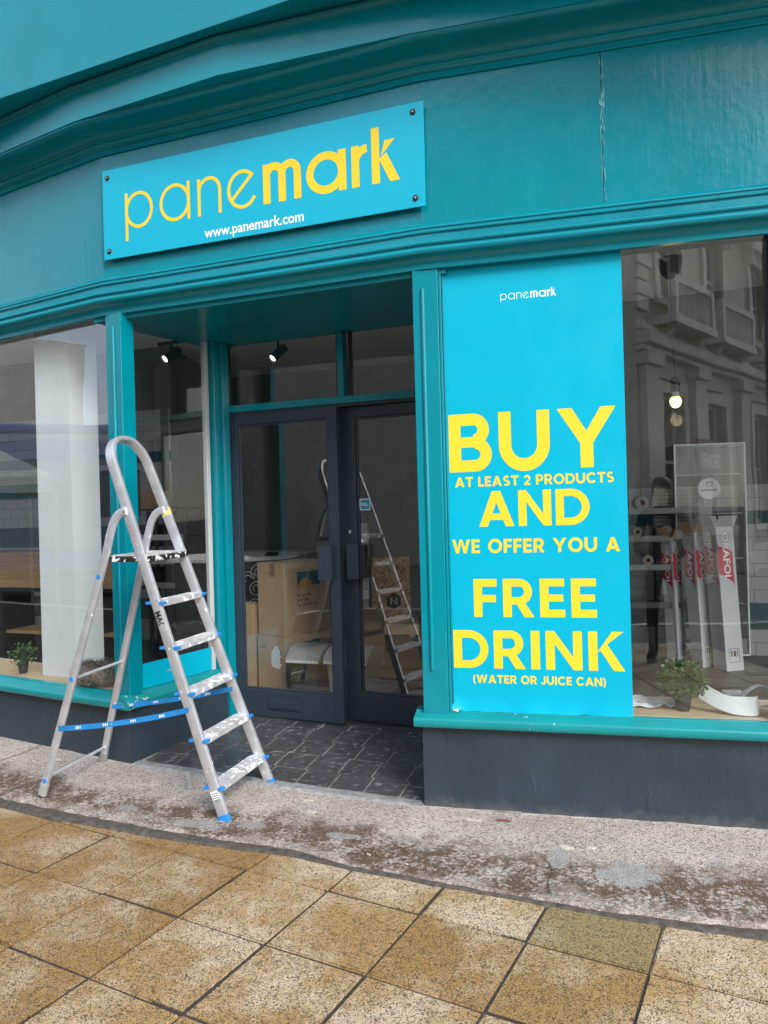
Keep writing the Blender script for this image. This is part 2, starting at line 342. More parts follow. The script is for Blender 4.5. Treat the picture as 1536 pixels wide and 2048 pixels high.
        if bevel:
            b = o.modifiers.new('bevel', 'BEVEL'); b.width = bevel; b.segments = seg; b.limit_method = 'ANGLE'; b.angle_limit = R_(40); b.harden_normals = True
        return tag(o, label, cat, group, kind)
def tag(o, label=None, cat=None, group=None, kind=None):
    if label: o['label'] = label
    if cat: o['category'] = cat
    if group: o['group'] = group
    if kind: o['kind'] = kind
    return o
def thing(name, label, cat, group=None, loc=(0, 0, 0)):
    o = bpy.data.objects.new(name, None); o.empty_display_size = 0.1; o.location = loc; COL.objects.link(o); return tag(o, label, cat, group)
def set_parent(o, parent):
    # part meshes are written in world coordinates: undo the offset of the empty at the thing's base
    if parent is None: return
    o.parent = parent
    if parent.type == 'EMPTY': o.matrix_parent_inverse = Matrix.Translation(-parent.location)
def bez(p0, p1, p2, n=8):
    p0, p1, p2 = Vector(p0), Vector(p1), Vector(p2)
    return [p0*(1-t)**2+p1*2*t*(1-t)+p2*t*t for t in [i/n for i in range(n+1)]]
def smooth_path(pts, n=6):
    pts = [Vector(p) for p in pts]; out = []
    for i in range(len(pts)-1):
        a = pts[max(i-1, 0)]; b = pts[i]; c = pts[i+1]; d = pts[min(i+2, len(pts)-1)]
        for k in range(n):
            t = k/n; out.append(0.5*((2*b)+(c-a)*t+(2*a-5*b+4*c-d)*t*t+(3*b-a-3*c+d)*t**3))
    return out+[pts[-1]]

# ------------------------------------------------------------------ lettering
class Poly(list):
    g = None
_gc = [0]
def mapp(p, f):
    q = Poly(f(a, b) for a, b in p); q.g = getattr(p, 'g', None); return q
def arc(cx, cy, rx, ry, a0, a1, w, n=20):
    """list of quads for a ring section; rx, ry are outer radii"""
    o = []; _gc[0] += 1
    for i in range(n):
        t0 = R_(a0+(a1-a0)*i/n); t1 = R_(a0+(a1-a0)*(i+1)/n)
        P = lambda r, s, t: (cx+(rx-r)*math.cos(t), cy+(ry-s)*math.sin(t))
        q = Poly([P(0, 0, t0), P(0, 0, t1), P(w, w, t1), P(w, w, t0)]); q.g = _gc[0]; o.append(q)
    return o
def rc(x0, y0, x1, y1): return [(x0, y0), (x1, y0), (x1, y1), (x0, y1)]
def bar(x0, y0, x1, y1, w):
    dx, dy = x1-x0, y1-y0; L = math.hypot(dx, dy); nx, ny = -dy/L*w/2, dx/L*w/2
    return [(x0+nx, y0+ny), (x0-nx, y0-ny), (x1-nx, y1-ny), (x1+nx, y1+ny)]
S = 0.215
GL = {
 'A': (0.97, [[(0, 0), (.235, 0), (.60, 1), (.37, 1)], [(.735, 0), (.97, 0), (.60, 1), (.37, 1)], [(.16, .185), (.81, .185), (.745, .365), (.225, .365)]]),
 'B': (0.76, [rc(0, 0, S, 1), rc(S, .8, .46, 1), rc(S, .42, .46, .6), rc(S, 0, .46, .2)]+arc(.44, .72, .28, .28, -90, 90, .2)+arc(.46, .295, .30, .295, -90, 90, .2)),
 'C': (0.93, arc(.5, .5, .5, .52, 42, 318, .2, 30)),
 'D': (0.88, [rc(0, 0, S, 1), rc(S, .8, .39, 1), rc(S, 0, .39, .2)]+arc(.39, .5, .5, .5, -90, 90, .2, 26)),
 'E': (0.62, [rc(0, 0, S, 1), rc(S, .8, .61, 1), rc(S, .41, .58, .59), rc(S, 0, .62, .2)]),
 'F': (0.60, [rc(0, 0, S, 1), rc(S, .8, .6, 1), rc(S, .39, .57, .58)]),
 'I': (S, [rc(0, 0, S, 1)]),
 'J': (0.52, [rc(.31, .3, .52, 1)]+arc(.23, .3, .29, .31, 200, 360, .2, 16)),
 'K': (0.86, [rc(0, 0, S, 1), [(.16, .40), (.33, .58), (.84, 1), (.57, 1)][::-1], [(.26, .56), (.43, .70), (.86, 0), (.60, 0)][::-1]]),
 'L': (0.56, [rc(0, 0, S, 1), rc(S, 0, .56, .2)]),
 'N': (0.88, [rc(0, 0, S, 1), rc(.88-S, 0, .88, 1), [(S, 1), (0.0, 1), (.88-S, 0), (.88, 0)]]),
 'O': (1.04, arc(.52, .5, .52, .52, 0, 360, .205, 40)),
 'P': (0.72, [rc(0, 0, S, 1), rc(S, .8, .41, 1), rc(S, .33, .41, .52)]+arc(.40, .665, .32, .335, -90, 90, .2)),
 'R': (0.78, [rc(0, 0, S, 1), rc(S, .8, .43, 1), rc(S, .33, .45, .52), [(.31, .40), (.54, .40), (.79, 0), (.54, 0)]]+arc(.42, .665, .32, .335, -90, 90, .2)),
 'S': (0.68, arc(.34, .715, .31, .295, 35, 270, .19)+arc(.34, .285, .34, .295, -145, 90, .19)),
 'T': (0.76, [rc(0, .8, .76, 1), rc(.38-S/2, 0, .38+S/2, .8)]),
 'U': (0.88, [rc(0, .43, S, 1), rc(.88-S, .43, .88, 1)]+arc(.44, .43, .44, .45, 180, 360, S, 24)),
 'W': (1.36, [[(0, 1), (.235, 1), (.50, 0), (.28, 0)], [(.58, 1), (.72, 1), (.50, 0), (.28, 0)], [(.64, 1), (.78, 1), (1.08, 0), (.86, 0)], [(1.125, 1), (1.36, 1), (1.08, 0), (.86, 0)]]),
 'Y': (0.98, [[(0, 1), (.25, 1), (.605, .42), (.375, .42)], [(.73, 1), (.98, 1), (.605, .42), (.375, .42)], rc(.49-S/2, 0, .49+S/2, .43)]),
 '2': (0.64, arc(.31, .68, .31, .33, -28, 170, .19)+[[(.42, .52), (.59, .53), (.29, .17), (0, .17)], rc(0, 0, .63, .185)]),
 '(': (0.30, arc(.42, .42, .42, .72, 122, 238, .17, 14)),
 ')': (0.30, arc(-.12, .42, .42, .72, -58, 58, .17, 14)),
 '.': (0.2, [rc(0, 0, .2, .2)]),
}
def layout(s, track=0.12, space=0.32):
    x = 0; out = []
    for ch in s:
        if ch == ' ': x += space; continue
        wd, polys = GL[ch]
        for p in polys: out.append([(x+a, b) for a, b in p])
        x += wd+track
    return x-track, out
def put_polys(name, polys, o, ex, ey, n, mat, parent=None, step=0.00012):
    mb = MB(); lev = {}
    for k, p in enumerate(polys):
        key = getattr(p, 'g', None) or ('s', k); q = lev.setdefault(key, len(lev))
        mb.add([o+ex*a+ey*b+n*(step*min(q, 9)) for a, b in p], [tuple(range(len(p)))])
    return mb.build(name, mat, parent, smooth=0)
def line_text(name, s, fr, u0, u1, z0, z1, d, mat, parent, track=0.12, space=0.34):
    wd, _ = layout(s, track, space); x = 0
    for ch in s:
        if ch == ' ': x += space; continue
        put_polys(name, [mapp(p, lambda a, b: (x+a, b)) for p in GL[ch][1]], fr.p(u0, d, z0), fr.e*((u1-u0)/wd), Vector((0, 0, z1-z0)), fr.n, mat, parent); x += GL[ch][0]+track
def font_text(name, s, o, ex, ey, n, mat, parent, bold=0.0, wide=None):
    """built-in font; the text's own box is fitted to ex by ey"""
    cu = bpy.data.curves.new('txt', 'FONT'); cu.body = s; cu.size = 1; cu.offset = bold; cu.resolution_u = 3
    to = bpy.data.objects.new('txt', cu); COL.objects.link(to); bpy.context.view_layer.update()
    dg = bpy.context.evaluated_depsgraph_get(); me = bpy.data.meshes.new_from_object(to.evaluated_get(dg))
    bpy.data.objects.remove(to); bpy.data.curves.remove(cu)
    xs = [v.co.x for v in me.vertices]; ys = [v.co.y for v in me.vertices]; x0, x1, y0, y1 = min(xs), max(xs), min(ys), max(ys)
    for v in me.vertices: v.co = o+ex*((v.co.x-x0)/(x1-x0))+ey*((v.co.y-y0)/(y1-y0))
    me.name = name; me.materials.clear(); me.materials.append(M[mat])
    ob = bpy.data.objects.new(name, me); COL.objects.link(ob); set_parent(ob, parent); return ob
def logo_polys():
    """lower-case word mark in metres: thin ring letters then bold ones, base line 0, x-height .213"""
    P = []; X = .213; t = .019; r = X/2; G = []
    def cut(): G.append(P[:]); P.clear()
    def ring(cx, w, a0=0, a1=360, rx=None): P.extend(arc(cx, r, rx or r, r, a0, a1, w, 36))
    P.append(rc(.200, -.064, .200+t, X)); ring(.297, t, rx=.098); cut()  # p
    ring(.544, t, rx=.103); P.append(rc(.646-t, 0, .646, X)); cut()  # a
    P.append(rc(.697, 0, .697+t, X-.005)); P.extend(arc(.774, X-.078, .077, .078, 0, 180, t, 24)); P.append(rc(.851-t, 0, .851, X-.078)); cut()  # n
    P.extend(arc(.985, r, .096, r, 48, 330, t, 34)); P.append(bar(.915, .052, 1.052, .185, t)); cut()  # e
    b = .043
    P.append(rc(1.114, 0, 1.114+b, X)); P.append(rc(1.207, 0, 1.207+b, X-.06)); P.append(rc(1.299, 0, 1.299+b, X-.06))
    for cx in (1.182, 1.275): P.extend(arc(cx, X-.064, .0675, .068, 0, 180, b, 20))
    cut()  # m
    P.extend(arc(1.486, r, .114, r+.004, 0, 360, b, 36)); P.append(rc(1.602-b, 0, 1.602, X)); cut()  # a
    P.append(rc(1.632, 0, 1.632+b, X)); P.extend(arc(1.722, X-.088, .090, .088, 92, 180, b, 14)); cut()  # r
    P.append(rc(1.744, 0, 1.744+b, .285)); P.append([(1.78, .085), (1.795, .135), (1.872, X), (1.816, X)]); P.append([(1.785, .122), (1.825, .15), (1.895, 0), (1.842, 0)]); cut()  # k
    return G

# ================================================================== THE SETTING
RO = (.167, 3.794); LO = (-1.522, 4.411); KL = (-1.636, 4.477); KR = (.235, 3.777); DO = (-1.09, 5.2)
FR_R = Fr(RO, -13.7); FR_L = Fr(LO, -30.0); FR_M = Fr(KL, -20.51); FR_D = Fr(DO, -20.5); FR_S = Fr(LO, 60.0)
DR = FR_D.p(1.76, 0, 0); a2 = math.degrees(math.atan2(DR.y-RO[1], DR.x-RO[0]))
FR_T = Fr((DR.x, DR.y), a2+180)            # right cheek of the porch, seen from inside the porch
P0 = FR_L.p(-4.2, 0, 0); P3 = FR_R.p(3.2, 0, 0)
P0 = (P0.x, P0.y); P3 = (P3.x, P3.y)
def lerp(a, b, t): return a+(b-a)*t
def lin(x, tab):
    for (x0, y0), (x1, y1) in zip(tab, tab[1:]):
        if x <= x1: return lerp(y0, y1, (x-x0)/(x1-x0))
    return tab[-1][1]

# ---- ground sheet and road
mb = MB(); mb.add([(-300, -300, -.13), (300, -300, -.13), (300, 300, -.13), (-300, 300, -.13)], [(0, 1, 2, 3)])
mb.build('road', 'asphalt', kind='structure', smooth=0)
ga = R_(-28.4); GA = Vector((math.cos(ga), math.sin(ga), 0)); GB = Vector((-math.sin(ga), math.cos(ga), 0)); GO = Vector((-1.011, 2.463, 0)); GS = .407
# pavement bed (joints show it) with a kerb towards the road
def gp(i, j, z=0): return GO+GA*(i*GS)+GB*(j*GS)+Vector((0, 0, z))
mb = MB(); mb.hexa([gp(-30, -9, -.128), gp(30, -9, -.128), gp(30, 14, -.128), gp(-30, 14, -.128), gp(-30, -9, -.006), gp(30, -9, -.006), gp(30, 14, -.006), gp(-30, 14, -.006)])
pave = mb.build('pavement', 'joint', kind='structure', smooth=0)
mb = MB()
for k in range(-22, 22):
    a = gp(k*1.35, -9.0); b = gp(k*1.35+1.33, -9.0); o = GB*(-.14)
    mb.hexa([a+o+Vector((0, 0, -.128)), b+o+Vector((0, 0, -.128)), b+Vector((0, 0, -.128)), a+Vector((0, 0, -.128)), a+o, b+o, b, a])
mb.build('kerb', 'stone_lt', pave, bevel=.012, smooth=0)
# individual slabs
def slab_mesh(seed, mat):
    rnd = random.Random(seed); g = GS-.0085; bm = bmesh.new()
    bmesh.ops.create_cube(bm, size=1); bmesh.ops.scale(bm, vec=(g, g, .05), verts=bm.verts); bmesh.ops.translate(bm, vec=(0, 0, -.025), verts=bm.verts)
    top = [e for e in bm.edges if all(v.co.z > -.001 for v in e.verts)]
    bmesh.ops.bevel(bm, geom=top, offset=.005, segments=2, affect='EDGES')
    for v in bm.verts:
        v.co.x += rnd.uniform(-.002, .002); v.co.y += rnd.uniform(-.002, .002)
    me = bpy.data.meshes.new('paving_slab'); bm.to_mesh(me); bm.free(); me.materials.append(M[mat]); return me
SL = {'slab': [slab_mesh(i, 'slab') for i in range(3)], 'slab_pale': [slab_mesh(i+9, 'slab_pale') for i in range(3)], 'slab_olive': [slab_mesh(20, 'slab_olive')]}
for i in range(-9, 9):
    for j in range(-6, 5):
        c = gp(i+.5, j+.5); 
        if c.y > 5.2 or c.y < -1.2 or c.x > 3.2 or c.x < -4.2: continue
        r = random.random()
        kind = 'slab_pale' if (i >= 0 and r < .75) or r < .22 else 'slab'
        if (i, j) == (3, 2): kind = 'slab_olive'
        if i < 0 and j < 1: kind = 'slab'
        o = bpy.data.objects.new('paving_slab', random.choice(SL[kind])); COL.objects.link(o); o.parent = pave
        o.location = c+Vector((0, 0, random.uniform(-.0015, .0015))); o.rotation_euler = (R_(random.uniform(-.12, .12)), R_(random.uniform(-.12, .12)), ga+R_(90*random.randrange(4)+random.uniform(-.15, .15)))
# pavement further along, too far off to show pieces
# ---- apron (concrete strip) with its mortar edge
EDGE = [(-5.6, 5.75), (-4.2, 5.05), (-2.9, 4.45), (-2.124, 4.068), (-1.615, 3.819), (-1.032, 3.557), (-.651, 3.417), (-.413, 3.327), (-.184, 3.174), (.146, 3.036), (.41, 2.915), (.59, 2.849), (.757, 2.77), (1.085, 2.67), (1.302, 2.621), (2.0, 2.46), (3.3, 2.2)]
LOW = [(-5.6, 5.66), (-4.2, 4.95), (-2.9, 4.36), (-2.073, 3.968), (-1.723, 3.777), (-1.009, 3.475), (-.639, 3.351), (-.43, 3.28), (-.184, 3.15), (.163, 2.998), (.462, 2.874), (.91, 2.678), (1.271, 2.561), (2.0, 2.38), (3.3, 2.12)]
WALL = [(P0[0], P0[1]), (LO[0], LO[1]), (RO[0], RO[1]), (P3[0], P3[1])]
WZ = [(-5.5, .07), (LO[0], .065), (RO[0], .012), (3.4, .006)]
def apron_z(x, y):
    e = lin(x, EDGE); wl = lin(x, WALL); v = max(0, min(1, (y-e)/max(.05, wl-e)))
    return lerp(.012, lin(x, WZ), v)
def grid_strip(name, lo, hi, x0, x1, nx, ny, zf, mat, jag=0.0, kind=None, parent=None, skirt=True):
    bm = bmesh.new(); uv = bm.loops.layers.uv.new('UVMap'); rows = []; rv = random.Random(3)
    for i in range(nx+1):
        x = lerp(x0, x1, i/nx); row = []
        ja = jag*(noise.noise((x*9, 1.3, 0))+.7*noise.noise((x*31, 4.1, 0))); jb = jag*.6*noise.noise((x*14, 9.7, 0))
        for j in range(ny+1):
            v = j/ny; y = lerp(lin(x, lo)+ja, lin(x, hi)+jb, v); row.append((bm.verts.new((x, y, zf(x, y, v))), x, v))
        rows.append(row)
    def face(q, uvs):
        f = bm.faces.new(q); f.smooth = True
        for l, c in zip(f.loops, uvs): l[uv].uv = c
    for i in range(nx):
        for j in range(ny):
            q = [rows[i][j], rows[i+1][j], rows[i+1][j+1], rows[i][j+1]]; face([k[0] for k in q], [(k[1], k[2]) for k in q])
    if skirt:
        lowv = [bm.verts.new((r[0][0].co.x, r[0][0].co.y-.004, -.02)) for r in rows]
        for i in range(nx): face([lowv[i], lowv[i+1], rows[i+1][0][0], rows[i][0][0]], [(0, 0)]*4)
    me = bpy.data.meshes.new(name); bm.to_mesh(me); bm.free(); me.materials.append(M[mat]); o = bpy.data.objects.new(name, me); COL.objects.link(o)
    set_parent(o, parent); return tag(o, kind=kind)
def az_(x, y, v): return lerp(.012, lin(x, WZ), v)+.004*noise.noise((x*7, y*7, 0))+.002*noise.noise((x*23, y*23, 3))
HI = [(x, y+.05) for x, y in WALL]
apron = grid_strip('concrete_apron', EDGE, HI, -5.3, 3.2, 420, 26, az_, 'apron', jag=.010, kind='structure')
grid_strip('mortar_joint', LOW, [(x, y+.03) for x, y in EDGE], -5.3, 3.2, 420, 3, lambda x, y, v: .0045+.0035*noise.noise((x*16, y*16, 7))+.002, 'mortar_strip', jag=.008, parent=pave)
def patch(cx, cy, rx, ry, rot, seed, mat, name, h=.003, n=64):
    """a low irregular smear lying on the apron"""
    rv = random.Random(seed); ring = []; mb = MB(); ca, sa = math.cos(rot), math.sin(rot)
    rad = [max(.3, 1+.6*noise.noise((math.cos(2*math.pi*k/n)*1.5+seed, math.sin(2*math.pi*k/n)*1.5, seed*1.7))+.35*noise.noise((math.cos(2*math.pi*k/n)*4+seed, math.sin(2*math.pi*k/n)*4, seed*2.7))+rv.uniform(-.13, .13)) for k in range(n)]
    def P(r, k, dz):
        a = 2*math.pi*k/n; x = r*rx*rad[k]*math.cos(a); y = r*ry*rad[k]*math.sin(a); X = cx+x*ca-y*sa; Y = cy+x*sa+y*ca
        return (X, Y, apron_z(X, Y)+.0045+dz)
    vs = [P(1, k, -.006) for k in range(n)]+[P(.93, k, h*.6) for k in range(n)]+[P(.55, k, h) for k in range(n)]+[P(0, 0, h)]
    fs = [(k, (k+1) % n, n+(k+1) % n, n+k) for k in range(n)]+[(n+k, n+(k+1) % n, 2*n+(k+1) % n, 2*n+k) for k in range(n)]+[(2*n+k, 2*n+(k+1) % n, 3*n) for k in range(n)]
    mb.add(vs, fs); return mb.build(name, mat, apron)
for (x, y, rx, ry, s) in ((-.43, 3.86, .022, .010, 21), (-.40, 3.72, .022, .012, 22), (.75, 3.28, .035, .014, 23), (.86, 3.27, .018, .008, 25), (-.05, 3.50, .012, .008, 26), (.38, 3.60, .05, .012, 27), (-2.05, 4.55, .05, .02, 28)):
    patch(x, y, rx, ry, -.3, s, 'pale_cement', 'plaster_drip', .001, 22)
# hairline cracks: narrow dark furrows are modelled as thin recess-coloured ribbons of grit
def crack(pts, w, seed):
    mb = MB(); pts = smooth_path([(x, y, 0) for x, y in pts], 5); n = len(pts)
    for i in range(n-1):
        a, b = pts[i], pts[i+1]; t = (b-a).normalized(); s = Vector((-t.y, t.x, 0)); wa = w*(.5+.6*abs(noise.noise((i*.7, seed, 0)))); wb = w*(.5+.6*abs(noise.noise((i*.7+.7, seed, 0))))
        Z = lambda p: Vector((p.x, p.y, apron_z(p.x, p.y)+.0055))
        mb.add([Z(a-s*wa), Z(b-s*wb), Z(b+s*wb), Z(a+s*wa)], [(0, 1, 2, 3)])
    mb.build('crack_line', 'joint', apron, smooth=0)
crack([(-2.55, 4.50), (-2.35, 4.62), (-2.22, 4.83), (-2.17, 4.96)], .006, 1)
crack([(.60, 2.87), (.61, 2.97), (.645, 3.06), (.65, 3.15)], .003, 2)
crack([(1.02, 2.80), (1.04, 2.92), (1.0, 2.97)], .003, 4)
# ---- porch floor: slate tiles on a pale bed
def floor_z(u, v): return lerp(lerp(.062, .014, max(0, min(1, u/1.8))), .122, v)
FRP = Fr(LO, -20.07); PW = (Vector(RO)-Vector(LO)).length; PD = .90
mb = MB(); n = 10
for i in range(21):
    for j in range(11):
        u = -.02+(PW+.5)*i/20; d = -.96*j/10; mb.v.append(tuple(FRP.p(u, d, lerp(lerp(.062, .014, max(0, min(1, u/PW))), .122, max(0, min(1, -d/.88)))-.0045)))
for i in range(20):
    for j in range(10): a_ = i*11+j; mb.f.append((a_, a_+11, a_+12, a_+1)); mb.mi.append(0)
porch = mb.build('porch_floor', 'grout', kind='structure', smooth=0)
TS = .2
dv = Vector((.35, .937, 0))
for j in range(5):
    for i in range(-2, 11):
        u0 = i*TS+(.03 if j % 2 else .05); d1 = -(j*TS+.03)*.93
        u1 = u0+TS-.008; d0 = d1-TS*.93+.008
        # clip to the splayed cheeks
        mid = -(d0+d1)/2
        lo = .09*(mid)+.005; hi = PW-.01+.09*mid
        a0 = max(u0, lo); a1 = min(u1, hi)
        if a1-a0 < .03: continue
        vt = lambda d: -d/.93
        def TP(u, d):
            uu = u; z = lerp(lerp(.062, .014, max(0, min(1, u/PW))), .122, max(0, min(1, -d/.88))); return FRP.p(uu, d, z)
        rz = random.uniform(-.0015, .0015); up = Vector((0, 0, rz))
        top = [TP(a0, d1)+up, TP(a1, d1)+up, TP(a1, d0)+up, TP(a0, d0)+up]
        mb = MB(); mb.hexa([p-Vector((0, 0, .02)) for p in top]+top)
        mb.build('floor_tile', 'slate', porch, bevel=.002, smooth=0, seg=1)
# pale cement nosing between tiles and apron
nose = [(LO[0]+.02, LO[1]-.012), (LO[0]*.5+RO[0]*.5, LO[1]*.5+RO[1]*.5-.02), (RO[0]+.02, RO[1]-.015)]
grid_strip('cement_nosing', [(x, y-.035) for x, y in nose], [(x, y+.045) for x, y in nose], LO[0]+.03, RO[0]-.01, 60, 4, lambda x, y, v: lin(x, WZ)+.008+.003*noise.noise((x*14, y*20, 2)), 'cement', jag=.012, parent=porch)

# ================================================================== SHOP FRONT
shop = thing('shop_building', 'teal painted corner shop front with three angled facets, recessed porch and slate blue base', 'shop', loc=(-.7, 4.1, 0))
# fascia boards
def board(name, a, b, z0, z1, d0, d1, mat, bevel=.003):
    mb = MB(); mb.sweep([(d0, z0), (d1, z0), (d1, z1), (d0, z1)], [a, b]); return mb.build(name, mat, shop, bevel=bevel, smooth=0)
board('fascia_panel', P0, KL, 2.73, 3.72, -.05, 0, 'teal')
board('fascia_panel', KL, KR, 2.73, 3.72, -.05, 0, 'teal')
J = FR_R.p(.945, 0, 0); J2 = FR_R.p(.9475, 0, 0)
board('fascia_panel', KR, (J.x, J.y), 2.73, 3.72, -.05, 0, 'teal', .002)
board('fascia_panel', (J2.x, J2.y), P3, 2.73, 3.72, -.05, .0015, 'teal', .002)
# flaked joint between the two boards
mb = MB(); rv = random.Random(5)
for k in range(55):
    z = 2.96+rv.random()**.8*.66; w_ = rv.uniform(.0008, .0025)*(1.8 if 3.28 < z < 3.48 else .8); h_ = rv.uniform(.006, .03); u = .946+rv.uniform(-.008, .012)
    n_ = 7; ce = FR_R.p(u, .003, z)
    mb.add([FR_R.p(u+w_*math.cos(2*math.pi*i/n_)*rv.uniform(.6, 1), .0025+.001*rv.random(), z+h_*math.sin(2*math.pi*i/n_)*rv.uniform(.6, 1)) for i in range(n_)], [tuple(range(n_))])
tag(mb.build('paint_flakes', plain('pale_flaking_paint', (.16, .44, .48), .5), shop, smooth=0), kind='stuff')
# lower moulding run under the fascia (z 2.72 - 2.94)
def curve_prof(pts): return pts
def ov(d0, z0, d1, z1, n=6, bulge=1):
    """quarter-round from (d0,z0) to (d1,z1)"""
    o = []
    for i in range(n+1):
        t = i/n*math.pi/2
        if bulge > 0: o.append((d0+(d1-d0)*math.sin(t), z0+(z1-z0)*(1-math.cos(t))))
        else: o.append((d0+(d1-d0)*(1-math.cos(t)), z0+(z1-z0)*math.sin(t)))
    return o
path = [P0, KL, KR, P3]
prof = [(-.02, 2.715), (.008, 2.715), (.008, 2.735)]
prof += ov(.008, 2.735, .058, 2.775, 6, -1)
prof += [(.062, 2.778), (.066, 2.785), (.067, 2.797), (.062, 2.806), (.052, 2.811), (.052, 2.816)]
prof += [(.060, 2.818), (.064, 2.824), (.064, 2.832), (.059, 2.838), (.048, 2.841)]
prof += [(.036, 2.843), (.034, 2.880), (.042, 2.882), (.045, 2.888), (.042, 2.895), (.030, 2.899), (.026, 2.902), (.026, 2.908), (.031, 2.911), (.032, 2.918), (.028, 2.924), (.016, 2.930), (.012, 2.937), (-.02, 2.937)]
mb = MB(); mb.sweep(prof, path); mb.build('lower_moulding', 'teal_h', shop, smooth=50)
# upper cornice: bead, cove, lip
cp = [(-.02, 3.660), (.010, 3.660), (.014, 3.668), (.010, 3.676), (.010, 3.690), (.022, 3.694), (.032, 3.703), (.036, 3.715), (.034, 3.722)]
cp += [(.040, 3.724)]+[(.040+.135*(1-math.cos(t)), 3.724+.042*math.sin(t)) for t in [i/8*math.pi/2 for i in range(1, 9)]]
cp += [(.178, 3.768), (.186, 3.770), (.190, 3.776), (.190, 3.800), (.15, 3.81), (-.02, 3.81)]
mb = MB(); mb.sweep(cp, path); mb.build('cornice', 'teal_h', shop, smooth=50)
# overhanging box gutter: its corner stands out over the middle facet
def off(p, fa, d): 
    return (p[0]+fa[0]*d, p[1]+fa[1]*d)
nL = FR_L.n; nR = FR_R.n; nM = FR_M.n
mL = (nL+nM)/(1+nL.dot(nM)); mR = (nR+nM)/(1+nR.dot(nM))
pg = .196
gpth = [(P0[0]+nL.x*pg, P0[1]+nL.y*pg), (KL[0]+mL.x*pg, KL[1]+mL.y*pg), (-.805, 3.885), (KR[0]+mR.x*pg, KR[1]+mR.y*pg), (P3[0]+nR.x*pg, P3[1]+nR.y*pg)]
gp_ = [(-.35, 3.785), (0, 3.785), (0, 3.94)]+[(.0+.03*(1-math.cos(t)), 3.94+.025*math.sin(t)) for t in [i/6*math.pi/2 for i in range(1, 7)]]+[(.03, 3.968), (-.35, 3.968)]
mb = MB(); mb.sweep(gp_, gpth); mb.build('box_gutter', 'teal', shop, smooth=40)
# upper fascia: one straight board above
ua = FRU = Fr((-1.163, 3.941), -23.4)
mb = MB(); mb.box(FRU, -4.3, 4.3, -1.1, -.05, 3.978, 4.1); mb.build('upper_soffit', 'teal_h', shop, smooth=0)
mb = MB(); mb.sweep([(-.05, 3.970), (.004, 3.970), (.004, 5.3), (-.05, 5.3)], [(FRU.p(-4.3, 0, 0).x, FRU.p(-4.3, 0, 0).y), (FRU.p(4.3, 0, 0).x, FRU.p(4.3, 0, 0).y)]); mb.build('upper_fascia', 'teal', shop, bevel=.004, smooth=0)
mb = MB(); mb.box(FRU, -4.3, 4.3, -6, -.055, 4.105, 5.6); mb.build('upper_wall', 'stone_dk', shop, smooth=0)
# posts
mb = MB(); mb.box(FR_R, .006, .136, -.10, 0, .47, 2.722); post = mb.build('pilaster', 'teal', shop, bevel=.004, smooth=0)
mb = MB(); mb.sweep([(-.002, .70), (.0, .70), (.004, .70), (.004, 2.62), (-.002, 2.62)], [(FR_R.p(.047, 0, 0).x, FR_R.p(.047, 0, 0).y), (FR_R.p(.069, 0, 0).x, FR_R.p(.069, 0, 0).y)])
mb = MB(); mb.tube([FR_R.p(.058, .002, .70), FR_R.p(.058, .002, 2.62)], .011, 12); mb.build('bead', 'teal', post)
mb = MB(); mb.box(FR_R, .1365, .150, -.10, -.012, .47, 2.72); mb.box(FR_R, .1505, .160, -.10, -.026, .47, 2.72); mb.build('glazing_bead', 'teal', shop, bevel=.003, smooth=0)
mb = MB(); mb.box(FR_L, -.128, 0, -.10, 0, .44, 2.722); post = mb.build('pilaster', 'teal', shop, bevel=.004, smooth=0)
mb = MB(); mb.tube([FR_L.p(-.062, .002, .66), FR_L.p(-.062, .002, 2.64)], .011, 12); mb.build('bead', 'teal', post)
mb = MB(); mb.box(FR_L, -.140, -.1285, -.10, -.015, .44, 2.72); mb.build('glazing_bead', 'teal', shop, bevel=.003, smooth=0)
mb = MB(); mb.box(FR_R, 1.66, 1.78, -.10, 0, .47, 2.722); mb.build('pilaster', 'teal', shop, bevel=.004, smooth=0)
mb = MB(); mb.box(FR_R, 1.648, 1.659, -.09, -.03, .47, 2.72); mb.build('glazing_bead', 'black', shop, smooth=0)
# plinths
def lumpy_wall(name, fr, u0, u1, d, z0f, z1, mat, nx, nz, thick=.2, amp=.004):
    mb = MB(); rows = []
    for i in range(nx+1):
        u = lerp(u0, u1, i/nx)
        for j in range(nz+1):
            z = lerp(z0f(u), z1, j/nz); p = fr.p(u, d, z); k = amp*noise.noise(p*4)+amp*.6*noise.noise(p*11); mb.v.append(tuple(p+fr.n*k))
    for i in range(nx):
        for j in range(nz):
            a = i*(nz+1)+j; mb.f.append((a, a+nz+1, a+nz+2, a+1)); mb.mi.append(0)
    # returns and back
    b0 = len(mb.v)
    for i in (0, nx):
        for j in (0, nz):
            u = lerp(u0, u1, i/nx); mb.v.append(tuple(fr.p(u, d-thick, z0f(u) if j == 0 else z1)))
    c = lambda i, j: i*(nz+1)+j
    left = [c(0, j) for j in range(nz+1)]; right = [c(nx, j) for j in range(nz+1)]; topr = [c(i, nz) for i in range(nx+1)]
    mb.f += [tuple(left+[b0+1, b0]), tuple(right+[b0+3, b0+2]), tuple(topr+[b0+3, b0+1]), (b0, b0+1, b0+3, b0+2)]; mb.mi += [0]*4
    return mb.build(name, mat, shop, smooth=40)
lumpy_wall('plinth_wall', FR_R, .0, 3.2, .006, lambda u: -.03, .425, 'plinth', 90, 14)
lumpy_wall('plinth_wall', FR_L, -4.2, .0, .006, lambda u: -.03, .392, 'plinth', 90, 14)
lumpy_wall('plinth_wall', FR_S, .004, .90, .004, lambda u: -.02, .392, 'plinth', 30, 10, .15)
lumpy_wall('plinth_wall', FR_T, -.02, .86, .0, lambda u: -.02, .425, 'plinth', 10, 4, .12)
